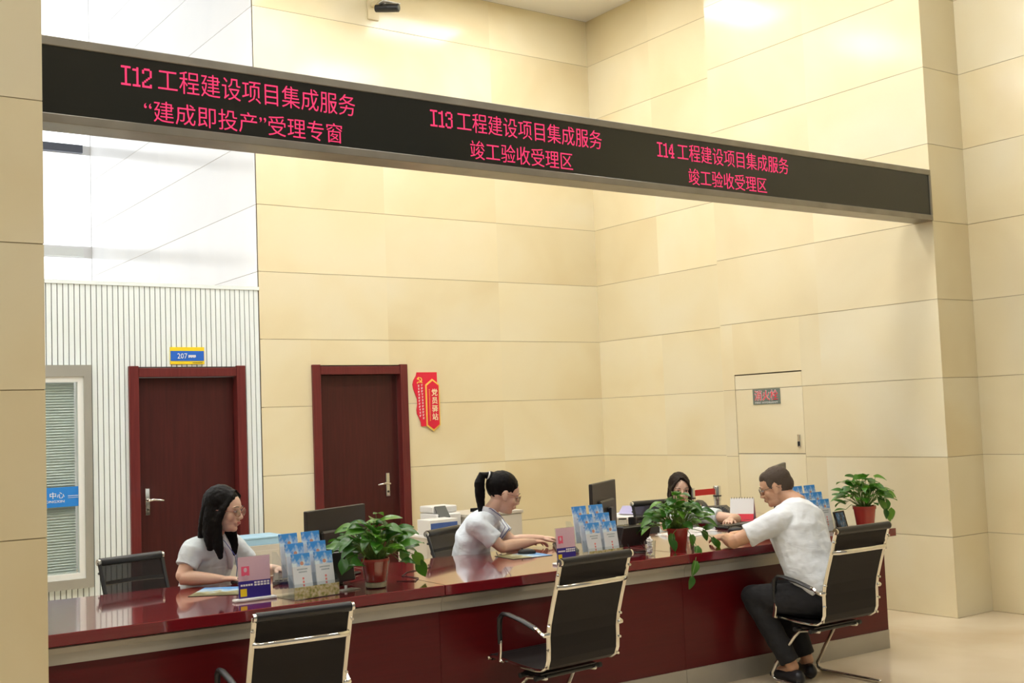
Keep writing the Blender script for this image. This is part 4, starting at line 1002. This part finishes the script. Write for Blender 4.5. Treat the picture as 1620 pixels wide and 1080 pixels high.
nameplate(2.195, 5.33, -0.03, 1.0, 'pink and navy nameplate stand in front of the long-haired clerk')
nameplate(3.985, 5.20, -0.03, 0.80, 'pink and navy nameplate stand behind the middle visitor chair')

def rack(x, y, rz, label, where, strip=True):
    """two columns of three stepped pockets; origin at the front left corner of the foot"""
    t = thing('brochure_rack', label, 'brochure rack', (x, y, ZT), rz, 'clear brochure racks')
    MB().bb(0, 0.255, 0, 0.20, 0, 0.004).build('base', M['acrylic'], t)
    for s_ in (0.0, 0.251): MB().prism([(0.0, 0.004), (0.20, 0.004), (0.20, 0.22), (0.16, 0.22), (0.0, 0.075)], s_, s_ + 0.004, 'yz').build('side', M['acrylic'], t)
    if strip: MB().bb(0.004, 0.251, -0.0035, -0.0005, 0.004, 0.060).build('printed_strip', M['field_strip'], t)
    MB().bb(0.004, 0.251, 0.0, 0.003, 0.004, 0.075).build('front_lip', M['acrylic'], t)
    for i in (1, 2): MB().bb(0.004, 0.251, 0.057*i, 0.057*i + 0.003, 0.004, 0.070 + 0.045*i).build('divider', M['acrylic'], t)
    me = MB().bb(0, 0.10, 0, 0.008, 0, 0.21, bev=0.0008).mesh('brochure'); me.materials.append(M['brochure'])
    tiers = ['front', 'middle', 'back']; cols = ['left', 'right']
    W_ = Matrix.Translation((x, y, ZT)) @ Matrix.Rotation(rz, 4, 'Z')
    for i in range(3):
        for j in range(2):
            o = link('brochure', me)
            o.matrix_world = W_ @ T3(0.016 + j*0.125, 0.008 + 0.057*i, 0.006 + 0.045*i, 0, -0.16) 
            tag(o, 'blue brochure in the %s %s pocket of the rack %s' % (tiers[i], cols[j], where), 'brochure', 'brochures in the racks')
    return t
rack(2.315, 5.15, 0.10, 'clear brochure rack beside the leftmost nameplate, filled with blue brochures', 'beside the left potted plant')
rack(4.105, 5.15, 0.0, 'clear brochure rack behind the middle visitor chair, filled with blue brochures', 'behind the middle visitor chair')
rack(5.92, 5.11, 0.0, 'clear brochure rack behind the back of the seated man', 'behind the seated man', strip=False)

# small devices
t = thing('card_reader', 'black boxy card reader leaning beside the left potted plant', 'card reader', (2.69, 5.44, ZT), 0.15)
lean = Matrix.Rotation(-0.22, 4, 'X')
MB().bb(-0.12, 0.12, 0.0, 0.045, 0.02, 0.175, lean, bev=0.006).build('housing', M['black'], t)
MB().bb(-0.06, 0.06, 0.03, 0.10, 0.0, 0.05, bev=0.004).build('support', M['dark'], t)
t = thing('display_stand_foot', 'small flat metal foot plate with a peg, in front of the black card reader', 'stand', (2.66, 5.27, ZT), 0.2)
MB().bb(-0.055, 0.055, -0.035, 0.035, 0, 0.005, bev=0.001).build('plate', M['steel'], t)
MB().cyl((0.0, 0.015, 0.005), (0, 0.015, 0.022), 0.007).build('peg', M['white_pl'], t)

t = thing('signature_pad', 'dark tablet on a wire stand seen from behind, left of the trailing plant', 'tablet', (4.60, 5.34, ZT), 0.05)
lean = Matrix.Translation((0, 0, 0.035)) @ Matrix.Rotation(0.35, 4, 'X')
MB().bb(-0.115, 0.115, -0.006, 0.006, 0.0, 0.125, lean, bev=0.003).build('tablet', M['darkgrey'], t)
MB().bb(-0.105, 0.105, 0.0061, 0.0068, 0.01, 0.115, lean).build('screen', M['screen'], t)
m = MB()
for s_ in (-1, 1): m.loft([V(s_*0.05, 0.02, 0.10), V(s_*0.055, -0.03, 0.02), V(s_*0.06, -0.09, 0.004), V(s_*0.03, -0.12, 0.004)], [0.003]*4, seg=6)
m.loft([V(-0.08, -0.05, 0.004), V(0.08, -0.05, 0.004)], [0.003]*2, seg=6)
m.build('wire_stand', M['rug'], t, smooth=True)
t = thing('receipt_printer', 'black boxy receipt printer with a grey window, behind the dark tablet', 'printer', (4.82, 5.64, ZT), 0.1)
MB().bb(-0.10, 0.10, -0.06, 0.06, 0.0, 0.125, bev=0.008).build('housing', M['black'], t)
MB().bb(-0.06, 0.03, -0.0625, -0.0602, 0.035, 0.10).build('window', M['screen'], t)
t = thing('glass_jar', 'small clear glass jar with dark lid on top of the receipt printer', 'jar', (4.78, 5.64, ZT + 0.1255))
MB().lathe([(0.026, 0), (0.028, 0.004), (0.028, 0.034), (0.024, 0.038)], seg=18).build('glass_body', M['acrylic'], t, smooth=True)
MB().lathe([(0.026, 0.038), (0.026, 0.045), (0.020, 0.046)], seg=18).build('lid', M['dark'], t, smooth=True)
t = thing('pen_cup', 'small black ribbed cup on top of the receipt printer', 'cup', (4.865, 5.645, ZT + 0.1255))
MB().lathe([(0.022, 0), (0.026, 0.003), (0.027, 0.044), (0.024, 0.045), (0.022, 0.006)], seg=14).build('cup_body', M['black'], t)

t = thing('plastic_cup', 'clear plastic cup stuffed with white tissue beside the trailing plant', 'cup', (4.52, 5.10, ZT))
MB().lathe([(0.026, 0), (0.028, 0.002), (0.036, 0.088), (0.034, 0.088), (0.0255, 0.004)], seg=20).build('cup_wall', M['acrylic'], t, smooth=True)
q = MB(); rr = random.Random(5)
for cz in (0.03, 0.062, 0.088):
    q.ell((0, 0, 0), (1, 1, 1), None, 14, 9)
    for v in [v for v in q.bm.verts if v.co.length > 0.5]:
        k = 0.65 + 0.75 * noise.noise(v.co * 2.3 + V(cz * 90, 0, 0)); v.co = V(v.co.x * 0.024 * k, v.co.y * 0.022 * k, v.co.z * 0.024 * k + cz)
q.build('tissue', M['paper'], t)

# side cabinet with the phone and the calendar
t = thing('side_cabinet', 'dark red side cabinet behind the right end of the counter, under the phone', 'cabinet', (6.73, 6.55, 0))
MB().bb(-0.30, 0.27, -0.42, 0.42, 0.03, 0.755).build('body', M['deskpanel'], t)
MB().bb(-0.32, 0.29, -0.44, 0.44, 0.755, 0.785, bev=0.003).build('cabinet_top', M['desktop'], t)
for k in (-1, 0): 
    d_ = MB().bb(-0.318, -0.3005, k*0.41 + 0.005, k*0.41 + 0.405, 0.06, 0.74).build('cabinet_door', M['deskpanel'], t)
    MB().cyl((-0.335, k*0.41 + 0.2, 0.45), (-0.335, k*0.41 + 0.2, 0.55), 0.006).build('handle', M['chrome'], d_)
t = thing('telephone', 'black desk telephone behind the calendar at the right', 'telephone', (6.60, 6.66, 0.785), -0.5); t.scale = (1.25, 1.25, 1.35)
MB().prism([(-0.10, 0.0), (0.10, 0.0), (0.10, 0.055), (-0.10, 0.022)], -0.11, 0.11, 'yz').build('base', M['black'], t)
hs = MB().loft([V(-0.085, -0.095, 0.055), V(-0.085, -0.06, 0.078), V(-0.085, 0.0, 0.088), V(-0.085, 0.07, 0.085), V(-0.085, 0.105, 0.065)], [(0.024, 0.018), (0.018, 0.011), (0.017, 0.010), (0.018, 0.011), (0.024, 0.018)], side=(1, 0, 0), seg=12).build('handset', M['black'], t, smooth='all')
q = MB()
for r in range(4):
    for c in range(3): q.bb(0.0 + c*0.026, 0.018 + c*0.026, -0.075 + r*0.03, -0.055 + r*0.03, 0.02 + r*0.0055, 0.036 + r*0.0055)
q.build('keys', M['screen'], t)
t = thing('desk_calendar', 'white tent desk calendar with a red foot band, beside the phone', 'calendar', (6.54, 6.30, 0.785), -1.0)
MB().prism([(-0.055, 0.0), (-0.052, 0.0), (0.0, 0.158), (-0.003, 0.158)], -0.09, 0.09, 'yz').build('front_sheet', M['paper'], t)
MB().prism([(-0.0565, 0.001), (-0.0555, 0.001), (-0.0415, 0.042), (-0.0425, 0.042)], -0.09, 0.09, 'yz').build('red_band', M['sign_red'], t)
MB().prism([(0.055, 0.0), (0.052, 0.0), (0.0, 0.158), (0.003, 0.158)], -0.09, 0.09, 'yz').build('back_sheet', M['pink'], t)
q = MB()
for k in range(9): q.loft([V(-0.08 + k*0.02, 0.008*math.cos(a), 0.158 + 0.008*math.sin(a)) for a in [2*PI*j/8 for j in range(8)]], [0.0012]*8, seg=4, closed=True)
q.build('wire_binding', M['dark'], t)
# papers on the right desk
def sheet(x, y, rz, label, z=0.0):
    t = thing('paper_sheet', label, 'paper', (x, y, ZT + z), rz, 'loose white papers')
    MB().bb(-0.105, 0.105, -0.148, 0.148, 0, 0.0015).build('sheet', M['paper'], t)
    q = MB()
    for k in range(12): q.bb(-0.085, 0.085 - (k % 3)*0.02, 0.115 - k*0.02, 0.118 - k*0.02, 0.0015, 0.0018)
    q.build('print', M['screen'], t)
sheet(5.46, 5.83, 0.3, 'white printed sheet in front of the hidden clerk')
sheet(5.72, 5.98, -0.3, 'white printed sheet under the forearm of the hidden clerk')
t = thing('photo_frame', 'black framed sky picture tilted between the right rack and the potted plant', 'photo frame', (6.285, 5.14, ZT), 0.15)
lean = Matrix.Rotation(-0.25, 4, 'X')
MB().bb(-0.065, 0.065, 0.0, 0.012, 0.0, 0.125, lean, bev=0.002).build('frame', M['black'], t)
MB().bb(-0.052, 0.046, -0.001, -0.0001, 0.012, 0.115, lean).build('picture', M['frame_print'], t)
MB().bb(-0.015, 0.015, 0.012, 0.055, 0.0, 0.05).build('strut', M['dark'], t)

# cabinets, boxes and the printer behind
t = thing('filing_cabinet', 'pale grey office cabinet against the back wall behind the ponytailed clerk', 'cabinet', (5.62, 8.50, 0))
MB().bb(-0.30, 0.27, -0.20, 0.25, 0.02, 0.80).build('body', M['grey_cab'], t)
MB().bb(-0.31, 0.28, -0.215, 0.26, 0.80, 0.825, bev=0.003).build('cabinet_top', M['grey_cab'], t)
for k in range(3):
    d_ = MB().bb(-0.29, 0.26, -0.213, -0.2005, 0.04 + k*0.252, 0.285 + k*0.252).build('drawer', M['grey_cab'], t)
    MB().bb(-0.06, 0.04, -0.226, -0.2132, 0.20 + k*0.252, 0.215 + k*0.252).build('handle', M['chrome'], d_)
t = thing('black_tray', 'low black tray lying on the pale cabinet behind the ponytailed clerk', 'tray', (5.62, 8.42, 0.8255))
MB().bb(-0.12, 0.10, -0.10, 0.10, 0, 0.006).bb(-0.12, 0.10, -0.10, -0.092, 0, 0.03).bb(-0.12, 0.10, 0.092, 0.10, 0, 0.03).build('tray_body', M['black'], t)
t = thing('low_cabinet', 'low pale cabinet carrying the office printer, left of the ponytailed clerk', 'cabinet', (5.12, 8.35, 0))
MB().bb(-0.30, 0.17, -0.22, 0.25, 0.0, 0.68).build('body', M['grey_cab'], t)
MB().bb(-0.31, 0.18, -0.23, 0.26, 0.68, 0.70, bev=0.003).build('cabinet_top', M['paper'], t)
t = thing('supply_box', 'blue and white cardboard box beside the office printer', 'box', (4.96, 8.17, 0.70), 0.05)
MB().bb(-0.14, 0.13, -0.09, 0.10, 0, 0.125, bev=0.002).build('carton', M['white_pl'], t)
MB().bb(-0.136, 0.126, -0.0915, -0.0901, 0.022, 0.10).build('blue_print', M['box_blue'], t)
t = thing('office_printer', 'white office printer with a tilted dark control panel behind the ponytailed clerk', 'printer', (5.22, 8.46, 0.7005), 0.0)
MB().bb(-0.17, 0.07, -0.12, 0.16, 0, 0.145, bev=0.008).build('printer_body', M['white_pl'], t)
MB().bb(-0.17, 0.07, -0.06, 0.16, 0.150, 0.205, bev=0.008).build('scanner_lid', M['white_pl'], t)
MB().bb(-0.155, -0.045, -0.004, 0.012, 0.0, 0.12, Matrix.Translation((0, -0.135, 0.115)) @ Matrix.Rotation(-0.7, 4, 'X'), bev=0.003).build('control_panel', M['screen'], t)
MB().bb(-0.15, 0.05, -0.20, -0.121, 0.03, 0.04).build('paper_tray', M['dark'], t)
t = thing('small_cabinet', 'low grey-green cabinet beside the slatted wall, under a light blue box', 'cabinet', (3.70, 8.95, 0))
MB().bb(-0.20, 0.22, -0.20, 0.25, 0, 0.69).build('body', M['grey_cab'], t)
d_ = MB().bb(-0.19, 0.21, -0.212, -0.2005, 0.05, 0.65).build('cabinet_door', M['grey_cab'], t)
MB().bb(0.16, 0.18, -0.222, -0.2125, 0.35, 0.45).build('handle', M['chrome'], d_)
t = thing('light_blue_box', 'light blue flat box on the low cabinet beside the slatted wall', 'box', (3.70, 8.93, 0.6905))
MB().bb(-0.17, 0.18, -0.15, 0.15, 0, 0.05, bev=0.003).build('box_body', M['lightblue'], t)
MB().bb(-0.175, 0.185, -0.155, 0.155, 0.0505, 0.066, bev=0.003).build('lid', M['lightblue'], t)
t = thing('low_cabinet', 'low white cabinet behind the trailing plant near the belt barrier', 'cabinet', (6.66, 7.62, 0))
MB().bb(-0.28, 0.30, -0.22, 0.25, 0, 0.74).build('body', M['grey_cab'], t)
MB().bb(-0.29, 0.31, -0.23, 0.26, 0.74, 0.76, bev=0.003).build('cabinet_top', M['paper'], t)
t = thing('lilac_folder', 'lilac ring folder lying on white papers behind the trailing plant', 'folder', (6.70, 7.60, 0.7605), 0.2)
MB().bb(-0.20, 0.16, -0.14, 0.14, 0.0, 0.012).build('papers', M['paper'], t)
MB().prism([(-0.22, 0.0125), (0.12, 0.0125), (0.14, 0.055), (-0.16, 0.075)], -0.12, 0.12).build('cover', mat('lilac', (0.48, 0.46, 0.72), 0.4), t)

# belt barrier
for px_, lab in ((7.075, 'chrome belt barrier post with a red belt behind the telephone'), (6.775, 'second chrome belt barrier post hidden behind the dark-haired clerk')):
    t = thing('barrier_post', lab, 'barrier post', (px_, 7.1, 0), 0, 'belt barrier posts')
    MB().lathe([(0.14, 0.0), (0.14, 0.012), (0.03, 0.03), (0.029, 0.032)], seg=28).build('foot', M['chrome'], t, smooth=True)
    MB().lathe([(0.029, 0.032), (0.029, 0.86), (0.029, 0.861)], seg=20).build('pole', M['chrome'], t, smooth=True)
    MB().lathe([(0.029, 0.862), (0.034, 0.864), (0.034, 0.975), (0.030, 0.985), (0.010, 0.986)], seg=24).build('belt_head', M['chrome'], t, smooth=True)
    MB().lathe([(0.0352, 0.895), (0.0356, 0.897), (0.0356, 0.905), (0.0352, 0.906)], seg=24).build('black_ring', M['black'], t)
tag(MB().bb(6.812, 7.039, 7.099, 7.101, 0.915, 0.965).build('barrier_belt', M['belt_red']), 'red fabric belt stretched between the chrome barrier posts', 'belt')
# cables on the counter
tag(MB().loft([(2.98, 5.34, 0.793), (3.05, 5.27, 0.793), (3.12, 5.36, 0.793), (3.10, 5.50, 0.793), (3.20, 5.62, 0.793), (3.40, 5.70, 0.793)], [0.0025]*6, seg=6).build('cable', M['cable'], smooth=True), 'thin black cable lying on the counter to the right of the left potted plant', 'cable')

# ------------------------------------------------------------------ potted plants
def leaf_mesh(seed):
    """heart-shaped pothos leaf, stem end at the origin, tip along +y, length 1"""
    r = random.Random(seed); n = 7
    bm = bmesh.new(); cols = []
    droop = r.uniform(0.15, 0.5); fold = r.uniform(0.12, 0.3); tw = r.uniform(-0.12, 0.12)
    def hw(u): return 0.35 * (math.sin(PI * min(1, (u * 0.93 + 0.07)) ** 0.72)) ** 0.85 * (1.0 if u > 0.12 else 0.9)
    for i in range(n + 1):
        u = i / n; w = hw(u) if i < n else 0.004; y = u - (0.06 if i == 0 else 0); row = []
        for s in (-1, -0.5, 0, 0.5, 1):
            x = s * w; z = abs(s) * w * fold - droop * u * u + tw * s * u
            yy = y - (0.10 * abs(s) if i == 0 else 0) 
            row.append(bm.verts.new((x, yy, z)))
        cols.append(row)
    for i in range(n):
        for k in range(4): bm.faces.new((cols[i][k], cols[i][k+1], cols[i+1][k+1], cols[i+1][k]))
    me = bpy.data.meshes.new('leaf'); bm.to_mesh(me); bm.free(); me.materials.append(M['leaf'])
    for p in me.polygons: p.use_smooth = True
    return me
LEAVES = [leaf_mesh(i) for i in range(6)]
def plant(x, y, label, pot_r, pot_h, n, rx, ry, zc, rz_, size, seed, vines=(), glass_base=False, lift=0.0, upright=0.0):
    t = thing('potted_plant', label, 'potted plant', (x, y, ZT), 0, 'potted pothos plants')
    r = random.Random(seed); z0 = 0.0
    if glass_base:
        z0 = 0.032
        gv = MB().lathe([(0.052, 0), (0.054, 0.003), (0.066, 0.10), (0.074, pot_h + z0 - 0.012), (0.072, pot_h + z0 - 0.012), (0.064, 0.10), (0.052, 0.006)], seg=32).build('glass_vase', M['glass'], t, smooth=True)
        MB().lathe([(0.047, 0.004), (0.051, 0.008), (0.052, 0.028), (0.040, 0.031)], seg=24).build('roots', M['roots'], t, smooth=True)
    MB().lathe([(pot_r*0.70, z0), (pot_r*0.72, z0 + 0.003), (pot_r*0.94, z0 + pot_h*0.86), (pot_r*1.0, z0 + pot_h*0.87), (pot_r*1.02, z0 + pot_h), (pot_r*0.95, z0 + pot_h), (pot_r*0.88, z0 + pot_h*0.88)], seg=32).build('pot', M['pot'], t, smooth=True)
    MB().lathe([(pot_r*0.2, z0 + pot_h*0.82), (pot_r*0.91, z0 + pot_h*0.86), (pot_r*0.88, z0 + pot_h*0.90), (0.01, z0 + pot_h*0.93)], seg=20).build('soil', M['soil'], t)
    zt = z0 + pot_h; st = MB()
    def add_leaf(p, d, nrm, sc):
        d = d.normalized(); nrm = (nrm - d * nrm.dot(d)).normalized(); xx = d.cross(nrm)
        m = Matrix((xx * sc, d * sc, nrm * sc)).transposed().to_4x4(); m.translation = p
        o = link('leaf', r.choice(LEAVES), t); o.matrix_local = m
    for i in range(n):
        a = 2*PI*((i * 0.6180339) % 1.0) + r.uniform(-.25, .25); q = math.sqrt((i + 0.5) / n)
        hgt = zc + rz_ * (math.sqrt(max(0, 1 - q*q)) * r.uniform(0.35, 1.0) - 0.55 * q * r.random() )
        tip = V(rx * q * math.cos(a), ry * q * math.sin(a), zt + hgt)
        base = V(pot_r*0.5*math.cos(a)*r.random(), pot_r*0.5*math.sin(a)*r.random(), zt - 0.012)
        mid = base.lerp(tip, 0.5) + V(0, 0, 0.02 + 0.02 * r.random())
        out = V(math.cos(a), math.sin(a), r.uniform(-0.6, 0.45) + upright * (1.4 - q))
        sc = size * r.uniform(0.72, 1.15)
        p = tip - out.normalized() * sc * 0.5
        st.loft([base, mid, p], [0.0024, 0.002, 0.0016], seg=5)
        add_leaf(p, out, V(-0.3*math.cos(a) + r.uniform(-.4, .4) - 0.12, -0.3*math.sin(a) + r.uniform(-.5, .3) - 0.35, 1.0), sc)
    for vn in vines:
        pts = [V(*q) for q in vn]; st.loft(pts, [0.0022] * len(pts), seg=5)
        for k in range(1, len(pts)):
            d = (pts[k] - pts[k-1]).normalized()
            add_leaf(pts[k], V(r.uniform(-.5, .5), -0.25, -0.8) + d * 0.5, V(-0.4 + r.uniform(-.3, .3), -1, 0.3), size * r.uniform(0.7, 1.0))
    st.build('stems', M['stem'], t, smooth=True)
    return t
plant(2.80, 5.235, 'bushy potted pothos in a red pot inside a clear vase, beside the left brochure rack', 0.070, 0.115, 92, 0.215, 0.20, 0.060, 0.185, 0.092, 11, upright=0.45, glass_base=True,
      vines=[[(0.05, -0.02, 0.16), (0.16, 0.0, 0.17), (0.24, 0.02, 0.14), (0.27, 0.03, 0.10)], [(-0.05, 0, 0.16), (-0.15, -0.06, 0.18), (-0.22, -0.09, 0.165)]])
plant(4.835, 5.20, 'trailing potted pothos hanging over the counter edge in front of the dark-haired clerk', 0.066, 0.13, 96, 0.245, 0.17, 0.050, 0.175, 0.076, 23, upright=0.3,
      vines=[[(0.02, -0.05, 0.13), (0.00, -0.12, 0.09), (-0.04, -0.20, 0.03), (-0.09, -0.235, -0.05), (-0.14, -0.25, -0.13)], [(0.05, -0.03, 0.13), (0.13, -0.08, 0.10), (0.17, -0.12, 0.06), (0.20, -0.12, 0.04)], [(-0.04, -0.04, 0.13), (-0.10, -0.06, 0.10), (-0.12, -0.08, 0.07)]])
plant(6.37, 5.03, 'potted pothos in a plain red pot at the open right end of the counter', 0.076, 0.155, 74, 0.215, 0.17, 0.070, 0.175, 0.080, 37, upright=0.4,
      vines=[[(0.06, 0.0, 0.15), (0.13, -0.03, 0.17), (0.15, -0.05, 0.12), (0.17, -0.05, 0.10)], [(0.05, 0.0, 0.16), (0.16, 0.0, 0.20), (0.24, 0.0, 0.17), (0.27, 0.0, 0.11)]])
